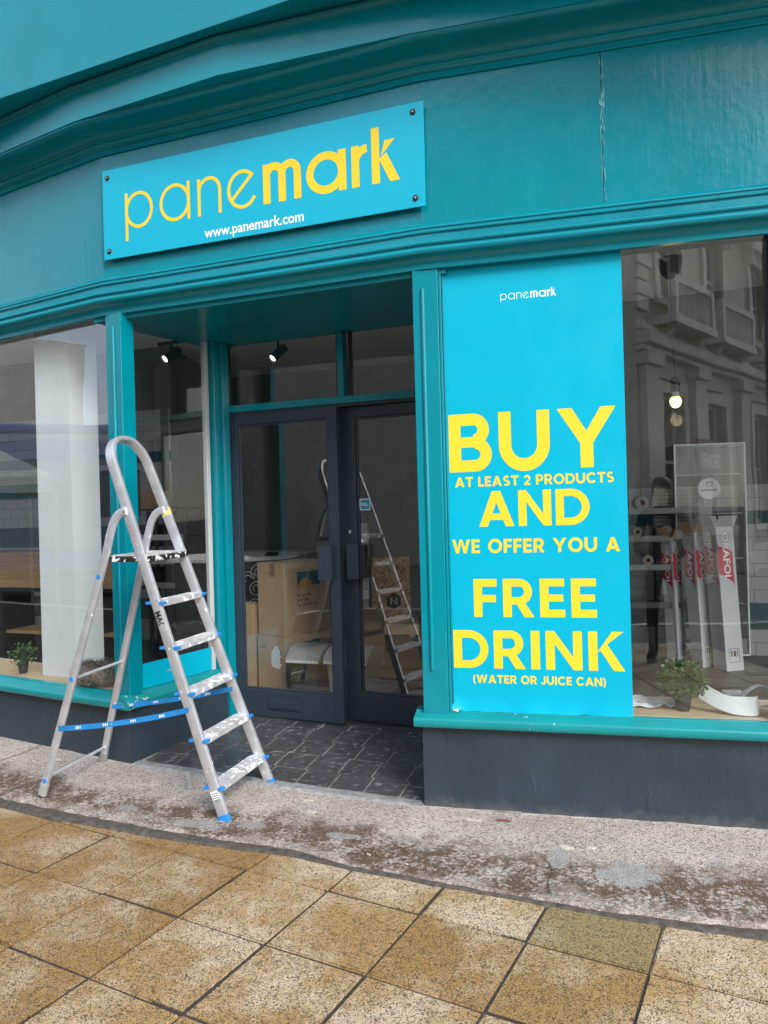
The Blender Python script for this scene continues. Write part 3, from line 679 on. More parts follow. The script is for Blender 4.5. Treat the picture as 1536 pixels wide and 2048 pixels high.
# sills: sloping top with a rounded nose
def sill(fr, u0, u1, zb, zt, ret=.0):
    pr = [(-.10, zb), (.046, zb), (.052, zb+.006), (.055, zb+.018), (.055, zb+.034), (.050, zb+.044), (.040, zb+.050), (-.020, zt-.006), (-.022, zt), (-.10, zt)]
    a = fr.p(u0, 0, 0); b = fr.p(u1, 0, 0); mb = MB()
    N = 40; pts = [(lerp(a.x, b.x, i/N), lerp(a.y, b.y, i/N)) for i in range(N+1)]
    mb.sweep(pr, pts)
    return mb.build('window_sill', 'sill', shop, smooth=40)
sill(FR_R, -.035, 3.2, .420, .488); sill(FR_L, -4.2, .0, .385, .462)
# porch cheek sill mitred against the left one
pr = [(-.10, .386), (.036, .386), (.042, .40), (.042, .424), (.032, .434), (-.01, .462), (-.10, .462)]
mb = MB(); mb.sweep(pr, [(FR_S.p(-.05, 0, 0).x, FR_S.p(-.05, 0, 0).y), (FR_S.p(.86, 0, 0).x, FR_S.p(.86, 0, 0).y)]); mb.build('window_sill', 'sill', shop, smooth=40)
mb = MB(); mb.sweep([(-.10, .426), (.03, .426), (.035, .45), (-.01, .488), (-.10, .488)], [(FR_T.p(.0, 0, 0).x, FR_T.p(.0, 0, 0).y), (FR_T.p(.84, 0, 0).x, FR_T.p(.84, 0, 0).y)]); mb.build('window_sill', 'sill', shop, smooth=40)
# window panes
def pane(fr, u0, u1, z0, z1, d=-.045, mat='glass', parent=shop, th=.006):
    mb = MB(); mb.box(fr, u0, u1, d-th, d, z0, z1); return mb.build('window_pane', mat, parent, smooth=0)
pane(FR_R, .150, 1.655, .485, 2.722); pane(FR_R, 1.782, 3.2, .485, 2.722)
pane(FR_L, -4.2, -.135, .459, 2.722)
pane(FR_S, .096, .785, .46, 2.69); 
mb = MB(); mb.box(FR_T, .056, .84, -.06, -.02, .486, 2.69); mb.build('reflection_blocking_cheek', 'teal', shop, smooth=0)  # unseen cheek made solid to block the bulb's reflection in the side pane
mb = MB(); mb.box(FR_S, .740, .772, -.075, -.038, .463, 2.69); mb.build('inner_frame', 'white_paint', shop, bevel=.003, smooth=0)
mb = MB(); mb.box(FR_S, .786, .90, -.10, .0, .463, 2.69); mb.box(FR_S, .835, .90, .0005, .03, .10, 2.688); mb.build('door_jamb', 'teal', shop, bevel=.004, smooth=0)
mb = MB(); mb.box(FR_T, -.06, .055, -.10, .0, .10, 2.69); mb.build('door_jamb', 'teal', shop, bevel=.004, smooth=0)
e_ = FR_D.n*-1; q0 = DR+FR_D.e*.03; mb = MB(); mb.prism([Vector((p.x, p.y, .12)) for p in (q0, q0+FR_D.e*.05, q0+FR_D.e*.05+e_*1.4, q0+e_*1.4)], (0, 0, 3.28)); mb.build('added_reflection_blocker', 'int_white', shop, smooth=0)  # unseen panel added to keep the pendant bulb out of the side pane's reflection
# porch soffit
sq = [FR_M.p(-.10, -.02, 0), FR_M.p(2.10, -.02, 0), FR_D.p(1.95, -.08, 0), FR_D.p(-.14, -.08, 0)]
mb = MB(); mb.hexa([Vector((p.x, p.y, 2.69)) for p in sq]+[Vector((p.x, p.y, 2.73)) for p in sq]); soff = mb.build('porch_soffit', 'teal', shop, smooth=0)
mb = MB(); c = FR_D.p(.25, .42, 2.69); mb.tube([c, c+Vector((.004, 0, -.03)), c+Vector((.015, -.01, -.06))], .003, 6); mb.build('cable_tail', 'black', soff)
# toplights
mb = MB(); mb.box(FR_D, -.02, 1.80, -.08, .004, 2.215, 2.262); mb.build('transom', 'teal', shop, bevel=.003, smooth=0)
mb = MB(); mb.box(FR_D, .862, .905, -.08, .0, 2.263, 2.69); mb.build('mullion', 'teal', shop, bevel=.003, smooth=0)
for u0, u1 in ((-.02, .861), (.906, 1.76)):
    for (a, b, c, d) in ((u0+.03, u0+.045, 2.264, 2.69), (u1-.012, u1-.001, 2.264, 2.69)):
        mb = MB(); mb.box(FR_D, a, b, -.06, -.02, c, d); mb.build('toplight_bead', 'black', shop, smooth=0)
    pane(FR_D, u0+.02, u1-.002, 2.262, 2.69, -.04, 'glass2')
mb = MB(); mb.box(FR_D, -.06, -.0205, -.10, .01, .10, 2.69); mb.build('door_frame', 'teal', shop, bevel=.003, smooth=0)
mb = MB(); mb.box(FR_D, -.020, .030, -.08, -.004, .115, 2.214); mb.box(FR_D, 1.722, 1.76, -.08, -.004, .115, 2.214); mb.box(FR_D, .0305, 1.7215, -.08, -.004, 2.196, 2.2145); mb.build('door_frame', 'door', shop, bevel=.003, smooth=0)
mb = MB(); mb.box(FR_D, -.03, 1.77, -.10, .012, .09, .128); mb.build('threshold', 'shelf_metal', shop, bevel=.003, smooth=0)
# door leaves
def leaf(u0, u1, st_l, st_r, d, FR_D):
    mb = MB(); Z0, Z1 = .133, 2.195; zg0, zg1 = .313, 2.124
    mb.box(FR_D, u0, u0+st_l, d-.045, d, Z0, Z1); mb.box(FR_D, u1-st_r, u1, d-.045, d, Z0, Z1)
    mb.box(FR_D, u0+st_l, u1-st_r, d-.044, d-.0008, Z0, zg0); mb.box(FR_D, u0+st_l, u1-st_r, d-.044, d-.0008, zg1, Z1)
    o = mb.build('door', 'door', shop, bevel=.003, smooth=0)
    mb = MB(); e = .014
    mb.box(FR_D, u0+st_l, u0+st_l+e, d-.03, d-.012, zg0, zg1); mb.box(FR_D, u1-st_r-e, u1-st_r, d-.03, d-.012, zg0, zg1)
    mb.box(FR_D, u0+st_l+e, u1-st_r-e, d-.03, d-.012, zg0, zg0+e); mb.box(FR_D, u0+st_l+e, u1-st_r-e, d-.03, d-.012, zg1-e, zg1)
    mb.build('glazing_bead', 'door', o, bevel=.003, smooth=0)
    mb = MB(); mb.box(FR_D, u0+st_l+.002, u1-st_r-.002, d-.026, d-.020, zg0+.002, zg1-.002); mb.build('glass_panel', 'glass2', o, smooth=0); return o
def swung(u, a):           # the leaves stand slightly ajar: the left one drawn out, the right one pushed in
    h = FR_D.p(u, 0, 0); f = Fr((h.x, h.y), -20.5+a); f.o = f.o-f.e*u; return f
FD1 = swung(.032, -2.8); FD2 = swung(1.72, -4.2)
dl = leaf(.034, .8655, .068, .070, 0.0, FD1); dr = leaf(.838, 1.718, .112, .07, 0.0, FD2)
for o, u0, u1, FX in ((dl, .735, .832, FD1), (dr, .895, .982, FD2)):
    mb = MB(); mb.box(FX, u0, u1, .050, .058, 1.068, 1.296); mb.box(FX, u1-.008 if o is dl else u0, u1 if o is dl else u0+.008, .0, .0495, 1.068, 1.296); mb.build('pull_handle', 'door', o, bevel=.002, smooth=0)
mb = MB(); mb.box(FD2, .975, 1.025, .008, .046, 1.075, 1.292); mb.build('handle_plate', 'black', dr, bevel=.002, smooth=0)
mb = MB(); mb.box(FD1, .301, .554, .0, .008, .189, .258); mb.box(FD1, .315, .540, .0085, .013, .200, .247); mb.build('letter_plate', 'door', dl, bevel=.003, smooth=0)
mb = MB(); mb.lathe(FD2.p(.897, 0, 1.378), [(.009, 0), (.009, .007), (.006, .008), (.0, .008)], 12, FD2.n); mb.box(FD2, .894, .900, .0, .010, 1.360, 1.376); mb.build('lock_cylinder', 'alu', dr)
mb = MB(); mb.box(FD1, .045, .095, .0, .004, 2.145, 2.165); mb.build('closer_plate', 'door', dl, smooth=0)

# ================================================================== INSIDE ROOM
FZ, CZ = .125, 3.42
def wall_line(a, b, z0, z1, mat, name, th=.12, kind='structure'):
    mb = MB(); mb.sweep([(-th, z0), (0, z0), (0, z1), (-th, z1)], [a, b]); return mb.build(name, mat, kind=kind, smooth=0)
mb = MB(); fl = [(-7, 9.95), (-7, 7.55), P0, (FR_L.p(0, -.05, 0).x, FR_L.p(0, -.05, 0).y), (FR_D.p(-.05, -.03, 0).x, FR_D.p(-.05, -.03, 0).y), (FR_D.p(1.8, -.03, 0).x, FR_D.p(1.8, -.03, 0).y), (FR_R.p(.05, -.05, 0).x, FR_R.p(.05, -.05, 0).y), (FR_R.p(3.2, -.05, 0).x, FR_R.p(3.2, -.05, 0).y), (5.2, 3.0), (5.2, 10.6), (-7, 12)]
mb.prism([(x, y, FZ-.1) for x, y in fl], (0, 0, .1)); mb.build('interior_floor', 'int_floor', kind='structure', smooth=0)
cl = [(-7, 12), (-7, 7.6), (P0[0], P0[1]+.04), (KL[0]+.02, KL[1]+.05), (KR[0]+.02, KR[1]+.05), (P3[0], P3[1]+.05), (5.2, 3.0), (5.2, 11)]
mb = MB(); mb.prism([(x, y, CZ) for x, y in cl], (0, 0, .12)); mb.build('ceiling', 'int_white', kind='structure', smooth=0)
yl = lambda x: 7.487-.374*x
yr = lambda x: 7.95-.374*x
BW = [(-7, yl(-7)), (-2.35, yl(-2.35)), (-2.2, 10.4), (1.5, 9.4), (1.75, yr(1.75)), (5.2, yr(5.2))]
wl = wall_line(BW[0], BW[1], FZ, CZ, 'int_dark', 'wall_back_left'); wall_line(BW[1], BW[2], FZ, CZ, 'int_dark', 'wall_jog_left'); wall_line(BW[2], BW[3], FZ, CZ, 'int_dark', 'wall_back_centre')
wall_line(BW[3], BW[4], FZ, CZ, 'int_dark', 'wall_jog_right'); wr = wall_line(BW[4], BW[5], FZ, CZ, 'int_dark', 'wall_back_right')
wall_line((-7, 7.5), (-7, 10.2), FZ-.1, CZ, 'int_white', 'wall_left'); wall_line((5.2, 7), (5.2, 2.5), FZ-.1, CZ, 'int_white', 'wall_right')
# brick tiling on the back walls: teal bands as single tiles, white field joined
def tiling(fr, length, parent, bands, zmax, skip=None, u_lim=None):
    th, tw, g = .118, .236, .005; white = MB(); row = 0; z = FZ
    while z+th < zmax:
        offs = (tw/2 if row % 2 else 0); u = -offs
        teal = any(a <= z+th/2 <= b for a, b in bands)
        while u < length:
            a = max(u+g/2, 0); b = min(u+tw-g/2, length)
            if b-a > .02:
                if teal and (u_lim is None or u_lim[0] < u < u_lim[1]):
                    mb = MB(); mb.box(fr, a, b, .001, .009, z+g/2, z+th-g/2); mb.build('wall_tile', 'tile_teal', parent, smooth=0)
                else:
                    white.cur = 1 if teal else 0; white.box(fr, a, b, .001, .008, z+g/2, z+th-g/2)
            u += tw
        row += 1; z += th
    tag(white.build('wall_tiling', ['tile_white', 'tile_teal'], parent, smooth=0), kind='stuff')
ang = math.degrees(math.atan2(-.374, 1))
FBL = Fr((-7, yl(-7)), ang); FBR = Fr((1.75, yr(1.75)), ang)
LB = (Vector(BW[1])-Vector(BW[0])).length
tiling(FBL, LB, wl, [(.36, .60), (1.20, 1.42), (2.12, 2.24)], 2.75, u_lim=(1.6, 5))
tiling(FBR, 3.6, wr, [(1.32, 1.42), (.36, .60)], 1.75, u_lim=(.6, 2.2))
# teal slogan board on the left wall
sb = thing('slogan_board', 'teal board with thin orange lettering on the tiled wall behind the left window', 'sign', loc=tuple(FBL.p(2.8, .02, 1.72)))
mb = MB(); mb.box(FBL, 1.2, 4.0, .010, .022, 1.77, 1.95); mb.build('panel', 'tile_teal2', sb, smooth=0)
M['amber'] = plain('amber_print', (.5, .33, .05), .5)
def flat_text(nm, s, fr, u0, u1, z0, z1, d, mat, par, bold=.0): return font_text(nm, s, fr.p(u0, d, z0), fr.e*(u1-u0), Vector((0, 0, z1-z0)), fr.n, mat, par, bold)
flat_text('lettering', 'AIRES ALL AT THE', FBL, 2.70, 3.24, 1.828, 1.885, .024, 'amber', sb, .004)

# ================================================================== SIGN OVER THE DOOR
sg = thing('shop_sign', 'cyan rectangular shop sign with yellow lower-case word mark screwed to the fascia', 'sign', loc=tuple(FR_M.p(1.03, .02, 3.02)))
mb = MB(); mb.hexa([FR_M.p(.038, .035, 3.030), FR_M.p(2.024, .035, 3.020), FR_M.p(2.024, .029, 3.020), FR_M.p(.038, .029, 3.030), FR_M.p(.040, .035, 3.556), FR_M.p(2.026, .035, 3.545), FR_M.p(2.026, .029, 3.545), FR_M.p(.040, .029, 3.556)])
mb.build('panel', 'cyan_sign', sg, smooth=0, bevel=.001, seg=1)
tilt = Vector((0, 0, -.0055))
exl = (FR_M.e+tilt)
for g_ in logo_polys(): put_polys('letter', g_, FR_M.p(0, .0358, 3.184), exl, Vector((0, 0, 1)), FR_M.n, 'yellow', sg)
font_text('web_address', 'www.panemark.com', FR_M.p(.735, .0358, 3.036), (FR_M.e*.617+Vector((0, 0, -.003))), Vector((0, 0, .075)), FR_M.n, 'white_print', sg, .016)
for u, z in ((.078, 3.508), (.080, 3.077), (1.972, 3.497), (1.975, 3.066)):
    mb = MB(); mb.lathe(FR_M.p(u, .0352, z), [(.015, 0), (.015, .004), (.011, .008), (.005, .009), (.005, .006), (.0, .006)], 14, FR_M.n); sc_ = mb.build('screw_cap', 'ink', sg)
    mb = MB(); mb.lathe(FR_M.p(u, .0352, z), [(.005, .0065), (.004, .0098), (0, .0098)], 8, FR_M.n); mb.build('screw_head', 'alu', sc_)
for u in (.08, 1.97):
    mb = MB(); mb.box(FR_M, u-.015, u+.015, .0005, .0288, 3.06, 3.52); mb.build('batten', 'teal', sg, smooth=0)

# ================================================================== POSTER ON THE RIGHT WINDOW
ps = thing('window_poster', 'tall cyan vinyl poster with yellow capital lettering on the right window', 'poster', loc=tuple(FR_R.p(.58, -.04, .49)))
mb = MB(); NU, NZ = 46, 60; U0, U1, ZB, ZT = .141, 1.0195, .488, 2.722; f0 = []
for sgn in (0, 1):
    for i in range(NU+1):
        for j in range(NZ+1):
            u = lerp(U0, U1, i/NU); z = lerp(ZB, ZT, j/NZ)
            d = -.0405+.0002*noise.noise((u*5, z*4, 2))
            if j == 0: z += .004*noise.noise((u*17, 0, 5))
            low = max(0, 1-(z-ZB)/.07); d += low*low*(.010+.010*noise.noise((u*8, 1, 3)))      # curling foot
            cor = max(0, 1-math.hypot(u-U0, z-ZB)/.07); d += .016*cor; z += .015*cor; 
            mb.v.append(tuple(FR_R.p(u, d-(.0009 if sgn else 0), z)))
N1 = NZ+1; off_ = (NU+1)*N1
for i in range(NU):
    for j in range(NZ):
        a = i*N1+j; mb.f.append((a, a+N1, a+N1+1, a+1)); mb.mi.append(0); b = a+off_; mb.f.append((b, b+1, b+N1+1, b+N1)); mb.mi.append(1)
for i in range(NU): a = i*N1; mb.f.append((a, a+off_, a+N1+off_, a+N1)); mb.mi.append(1)
me_o = mb.build('vinyl_sheet', ['cyan', 'sheet_edge'], ps, smooth=60)
mb = MB(); rv = random.Random(2)        # torn white corner
for k in range(5):
    u = U0+.006+k*.007; mb.add([FR_R.p(u, -.018+.002*k, .495-.002*k), FR_R.p(u+.009, -.020+.002*k, .493), FR_R.p(u+.007, -.026, .512-.003*k), FR_R.p(u-.001, -.025, .510-.001*k)], [(0, 1, 2, 3)])
mb.build('torn_corner', 'sheet_edge', ps, smooth=0)
PDp = -.0400; U = lambda x: .138+x
for s, a, b, z0, z1, tr, spc in (('BUY', .028, .838, 1.690, 1.981, .13, .3), ('AT LEAST 2 PRODUCTS', .054, .822, 1.614, 1.664, .13, .42), ('AND', .170, .704, 1.413, 1.589, .12, .3),
                            ('WE OFFER YOU A', .031, .841, 1.281, 1.350, .13, .5), ('FREE', .133, .727, .961, 1.151, .16, .3), ('DRINK', .024, .851, .704, .894, .15, .3), ('(WATER OR JUICE CAN)', .119, .759, .630, .671, .13, .42)):
    line_text('letter', s, FR_R, U(a), U(b), z0, z1, PDp, 'yellow', ps, tr, spc)
lp = logo_polys(); k_ = .2695/(1.895-.200)
for g_ in lp: put_polys('letter', [mapp(p, lambda x, y: ((x-.200)*k_, y*k_*.93)) for p in g_], FR_R.p(U(.305), PDp, 2.536), FR_R.e, Vector((0, 0, 1)), FR_R.n, 'white_print', ps)

# cyan strip along the foot of the porch side window
cs = thing('window_strip', 'low cyan vinyl strip along the foot of the porch side window', 'window sticker', loc=tuple(FR_S.p(.4, -.04, .465)))
mb = MB(); mb.box(FR_S, .100, .735, -.0445, -.0435, .466, .617); mb.build('vinyl_strip', 'cyan', cs, smooth=0)
font_text('lettering', 'www.panemark.com', FR_S.p(.335, -.0428, .533), FR_S.e*.12, Vector((0, 0, .012)), FR_S.n, 'yellow', cs, .01)
# PULL sticker
pl = thing('pull_sticker', 'small blue PULL sticker on the right door glass', 'sticker', loc=tuple(FD2.p(1.0, 0, 1.516)))
mb = MB(); mb.box(FD2, .964, 1.039, -.0195, -.0185, 1.516, 1.590); mb.build('sticker_border', 'white_print', pl, smooth=0)
mb = MB(); mb.box(FD2, .969, 1.034, -.0184, -.0178, 1.521, 1.585); mb.build('sticker_face', plain('blue_print', (.03, .25, .42), .4, var=.02), pl, smooth=0)
font_text('lettering', 'PULL', FD2.p(.977, -.0172, 1.544), FD2.e*.049, Vector((0, 0, .019)), FD2.n, 'white_print', pl, .02)

# ================================================================== STEP LADDER
C = Vector((-.815, 3.656, .018)); D = Vector((-.662, 4.109, .026)); A = Vector((-1.872, 4.028, .030)); B = Vector((-1.715, 4.472, .056)); T = Vector((-1.404, 4.114, 1.949))
lw = (D-C).normalized(); ln = (D-C).cross(T-C).normalized(); le = ln.cross(lw); le = le*(1 if le.z > 0 else -1); ln = lw.cross(le)
if ln.x < 0: ln = -ln                       # faces the climber (street right)
def LP(w_, l, q=0): return C+lw*w_+le*l+ln*q
W0 = .478
lad = thing('step_ladder', 'paint-spattered aluminium platform step ladder with blue feet and straps standing before the porch', 'ladder', loc=tuple((A+B+C+D)/4))
nw = lambda l: .0+.047*l                    # near rail centre line, tapering inwards
fw = lambda l: W0-.047*l
pts = [LP(nw(l), l) for l in (0, .5, 1.0, 1.5, 1.80)]
# near rail and half loop, far rail and half loop
def loop_pts(sgn):
    l0 = 1.88; wa = nw(l0) if sgn < 0 else fw(l0); mid = W0/2; out = []
    r = .13; cx = wa+r if sgn < 0 else wa-r
    for k in range(0, 9):
        t = R_(90*k/8); out.append(LP(cx+(-1 if sgn < 0 else 1)*r*math.cos(t), l0+r*1.18*math.sin(t)))
    out.append(LP(mid, l0+r*1.18)); return out
for sgn, f in ((-1, nw), (1, fw)):
    mb = MB(); mb.tube([LP(f(l), l) for l in (.0, .6, 1.2, 1.80)]+loop_pts(sgn), 1, flat=(ln, .027, .0125)); rail = mb.build('front_rail', 'alu', lad, smooth=40)
    mb = MB(); q = [LP(f(0), -.012), LP(f(.05), .028)]; mb.tube(q, 1, flat=(ln, .0295, .015)); mb.build('rubber_foot', 'blue_plastic', rail, smooth=40)
    if sgn < 0:
        mb = MB(); o_ = LP(f(.12)-.0132, .075, -.024); ex = ln*.045; ey = le*.075
        mb.add([o_, o_+ex, o_+ex+ey, o_+ey], [(0, 1, 2, 3)]); mb.build('safety_label', 'white_print', rail, smooth=0)
        for k in range(6):
            mb = MB()
            for i in range(3): mb.add([o_+ex*(.1+.28*i)+ey*(.1+.14*k)-lw*.0004, o_+ex*(.1+.28*i+.2)+ey*(.1+.14*k)-lw*.0004, o_+ex*(.1+.28*i+.2)+ey*(.16+.14*k)-lw*.0004, o_+ex*(.1+.28*i)+ey*(.16+.14*k)-lw*.0004], [(0, 1, 2, 3)])
            mb.build('label_print', 'ink', rail, smooth=0)
        # maker's sticker: dark block letters reading down the rail
        wl_ = f(1.02)-.0133; o_ = LP(wl_, 1.075, -.018); font_text('rail_lettering', 'MAC', o_, le*-.085, ln*.034, -lw, 'ink', rail, .03)
        o_ = LP(f(1.0)-.0133, 1.075, -.026); put_polys('rail_small_print', [rc(x, 0, x+.08, 1) for x in (.0, .11, .22, .33, .46, .57, .70, .81)], o_, le*-.085, ln*.006, -lw, 'ink', rail, .0)
        mb = MB()
        for k in range(9):
            o_ = LP(f(1.45)-.0133-.0006*k*0, 1.53-k*.028, -.006); a_ = .006
            mb.add([o_, o_+ln*a_*1.6, o_+ln*a_*1.6+le*.018, o_+le*.018], [(0, 1, 2, 3)])
        mb.build('warning_print', plain('faded_red_print', (.5, .25, .25), .6), rail, smooth=0)
    else:
        mb = MB(); mb.tube([LP(f(1.60), 1.585), LP(f(1.60), 1.625)], 1, flat=(ln, .0274, .0129)); mb.build('yellow_paint_smear', plain('yellow_paint', (.72, .66, .2), .6), rail, smooth=40)
# steps
for k, l in enumerate((.170, .409, .648, .889, 1.127)):
    a = nw(l)+.010; b = fw(l)-.010; st = MB()
    X = Vector((-.943, .329, 0)).normalized()    # ladder run, level
    # level tread, about 8 cm deep, with ribs
    cpt = LP(0, l); 
    for i in range(9):
        x0 = -.036+i*.009; h = .0 if i % 2 else -.0022
        p = [LP(a, l)+X*x0, LP(b, l)+X*x0, LP(b, l)+X*(x0+.0088), LP(a, l)+X*(x0+.0088)]
        up = Vector((0, 0, 1)); st.hexa([q-up*.004 for q in p]+[q+up*(.001+h) for q in p])
    for x0, h0 in ((-.040, .026), (.041, .022)):
        p = [LP(a, l)+X*x0, LP(b, l)+X*x0, LP(b, l)+X*(x0+.004), LP(a, l)+X*(x0+.004)]; st.hexa([q-up*h0 for q in p]+[q+up*.001 for q in p])
    so = st.build('step', 'alu_tread', lad, smooth=0)
    for ww in (nw(l), fw(l)):
        for s_ in (-1, 1):
            c_ = LP(ww, l)+X*(.040*s_)+Vector((0, 0, -.008)); mb = MB(); mb.tube([c_-lw*.017, c_+lw*.017], 1, flat=(X, .012, .007)); mb.build('end_plug', 'blue_plastic', so, smooth=40)
# platform: black plastic tray in front of the bow
l = 1.375; a = nw(l)-.004; b = fw(l)+.004; X = Vector((-.943, .329, 0)).normalized(); up = Vector((0, 0, 1))
mb = MB(); p = [LP(a, l)-X*.045, LP(b, l)-X*.045, LP(b, l)+X*.20, LP(a, l)+X*.20]
mb.hexa([q-up*.034 for q in p]+[q-up*.004 for q in p]); mb.build('platform', 'black_splat', lad, bevel=.006, smooth=0)
p = [LP(a+.006, l)-X*.04, LP(b-.006, l)-X*.04, LP(b-.006, l)+X*.195, LP(a+.006, l)+X*.195]
mb = MB(); mb.hexa([q-up*.0035 for q in p]+[q+up*.003 for q in p]); mb.build('platform_tread', 'alu_tread', lad, bevel=.001, smooth=0)
# rear legs, bowed at the top
def rear(foot, hinge, sgn):
    pts = [hinge, hinge.lerp(foot, .02)+X*.045+up*.008, hinge.lerp(foot, .07)+X*.070-up*.010]
    hp = pts[-1]; k0 = hp-up*.08+X*.022; path_ = smooth_path([hinge-X*.002, hinge+X*.040-up*.012, hinge+X*.078-up*.055, hinge+X*.104-up*.125, hinge+X*.128-up*.21], 5)
    top = path_[-1]; path_ += [top.lerp(foot, t) for t in (.3, .65, 1.0)]
    mb = MB(); mb.tube(path_, 1, flat=(X, .020, .0115)); o = mb.build('rear_leg', 'alu', lad, smooth=40)
    for t in (.10, .52, .945):
        c_ = top.lerp(foot, t); mb = MB(); mb.lathe(c_-lw*.0115 if sgn < 0 else c_+lw*.0115, [(.013, 0), (.013, .003), (.009, .005), (.008, .003), (0, .003)], 12, -lw if sgn < 0 else lw); mb.build('blue_rivet_cap', 'blue_plastic', o)
    mb = MB(); mb.lathe(hinge-lw*.013 if sgn < 0 else hinge+lw*.013, [(.006, 0), (.006, .003), (0, .004)], 10, -lw if sgn < 0 else lw); mb.build('hinge_rivet', 'pole', o)
    mb = MB(); d_ = (foot-top).normalized(); mb.tube([foot-d_*.05, foot+d_*.012], 1, flat=(X, .0225, .0135)); mb.build('foot_cap', 'grey_plastic' if sgn < 0 else 'pole', o, smooth=40)
    return top
hN = LP(nw(1.62), 1.62); hF = LP(fw(1.62), 1.62)
tN = rear(A+up*.012, hN-lw*.014, -1); tF = rear(B+up*.012, hF-lw*.014, 1)
A2 = A+up*.012; B2 = B+up*.012
for t in (.52, .935):
    mb = MB(); mb.tube([tN.lerp(A2, t), tF.lerp(B2, t)], .0085, 10); mb.build('cross_bar', 'alu', lad)
# straps
def strap(p, q, sag, name='strap'):
    mb = MB(); N = 14; rows = []
    for i in range(N+1):
        t = i/N; c_ = p.lerp(q, t)-up*(sag*4*t*(1-t)); tw = .35*math.sin(3.1*t); hv = (up*math.cos(tw)+lw*math.sin(tw))*.0135; rows.append((c_-hv, c_+hv))
    th = lw*.0015
    for i in range(N):
        a0, a1 = rows[i]; b0, b1 = rows[i+1]; mb.hexa([a0, b0, b0+th, a0+th, a1, b1, b1+th, a1+th])
    o = mb.build(name, 'blue_strap', lad, smooth=60)
    for i in (2, 5, 8, 11):
        c_ = p.lerp(q, i/N)-up*(sag*4*(i/N)*(1-i/N)); dr_ = (q-p).normalized(); mb = MB()
        for dx, ww in ((0, .009), (.013, .009), (.027, .006)): s0 = c_+dr_*dx-lw*.0016; mb.add([s0-up*.007, s0+dr_*ww-up*.007, s0+dr_*ww+up*.007, s0+up*.007], [(0, 1, 2, 3)])
        mb.build('strap_print', 'white_print', o, smooth=0)
strap(tN.lerp(A2, .725)-lw*.013, LP(nw(.56), .56)-lw*.0135, .016)
strap(tF.lerp(B2, .735)-lw*.013, LP(fw(.56), .56)-lw*.0135, .012)

# ================================================================== THINGS INSIDE
# window boards
mb = MB(); mb.box(FR_R, .16, 3.1, -.42, -.055, .455, .492); mb.build('window_board', 'board', shop, bevel=.002, smooth=0)
mb = MB(); mb.box(FR_L, -4.1, -.14, -.42, -.055, .425, .464); mb.build('window_board', 'board', shop, bevel=.002, smooth=0)
mb = MB(); mb.box(FR_S, .11, .76, -.30, -.05, .43, .462); mb.build('window_board', 'board', shop, bevel=.002, smooth=0)
# inner panels under the boards
mb = MB(); mb.box(FR_R, .16, 3.1, -.44, -.425, FZ, .49); mb.build('board_front', 'int_white', shop, smooth=0)
mb = MB(); mb.box(FR_L, -4.1, -.14, -.44, -.425, FZ, .46); mb.build('board_front', 'int_white', shop, smooth=0)
# white boxed column behind the left window
c1 = Vector((-2.324, 5.042, 0)); c2 = Vector((-2.041, 4.916, 0)); c3 = Vector((-1.915, 5.07, 0)); c4 = c1+(c3-c2)
cw = thing('boxed_column', 'white boxed column standing just behind the left window', 'column', loc=(c1.x, c1.y, .464))
mb = MB(); mb.prism([Vector((p.x, p.y, .464)) for p in (c1, c2, c3, c4)], (0, 0, CZ-.465)); col_o = mb.build('casing', 'int_white', cw, bevel=.003, smooth=0)
for z in (1.02, 1.72, 2.40):
    mb = MB(); e_ = .0015; cc = (c1+c3)/2; mb.prism([Vector((p.x, p.y, z))+(p-cc).normalized()*e_ for p in (c1, c2, c3, c4)], (0, 0, .004)); mb.build('casing_joint', 'sheet_edge', cw, smooth=0)
def leafy(name, label, o, r, pot, n, seed, mats=('leaf', 'leaf2'), potmat='dark_plastic', sx=1.0, sz=.8):
    pt = thing(name, label, 'plant', loc=o); rv = random.Random(seed); o = Vector(o)
    if pot: mb = MB(); mb.lathe(o, [(pot*.72, 0), (pot, pot*1.9), (pot*1.06, pot*1.9), (pot*1.06, pot*2.1), (pot*.9, pot*2.1), (pot*.85, pot*1.8), (0, pot*1.8)], 20); mb.build('pot', potmat, pt)
    c = o+Vector((0, 0, pot*2.0+r*sz*.75)); mb = MB()
    for k in range(n):
        d = Vector((rv.gauss(0, 1), rv.gauss(0, 1), rv.gauss(0, 1)+.25)).normalized(); p = c+Vector((d.x*sx, d.y*sx, d.z*sz))*r*rv.uniform(.45, 1.08)
        t = (d+Vector((rv.uniform(-.7, .7), rv.uniform(-.7, .7), rv.uniform(-.4, .9)))).normalized(); s = t.cross(Vector((rv.uniform(-1, 1), rv.uniform(-1, 1), rv.uniform(-1, 1)))).normalized(); L = rv.uniform(.014, .028)*r/.1; W = L*.36; nn = t.cross(s)*L*.14
        mb.cur = 1 if rv.random() < .4 else 0
        mb.add([p, p+t*L*.5+s*W+nn, p+t*L, p+t*L*.5-s*W+nn], [(0, 1, 2), (0, 2, 3)])
    mb.cur = 0; mb.build('foliage', list(mats), pt, smooth=0)
    mb = MB()
    for k in range(14):
        d = Vector((rv.gauss(0, 1), rv.gauss(0, 1), abs(rv.gauss(0, 1))+.3)).normalized(); mb.tube([o+Vector((0, 0, pot*1.7)), c+Vector((d.x*sx, d.y*sx, d.z*sz))*r*.85], .0012, 4)
    mb.build('stems', 'leaf', pt); return pt
leafy('potted_plant', 'small bushy plant in a black pot on the right window board', (1.435, 3.665, .492), .105, .044, 900, 4)
leafy('potted_plant', 'green plant at the far left behind the boxed column', (-2.50, 5.14, .464), .09, .036, 260, 9)
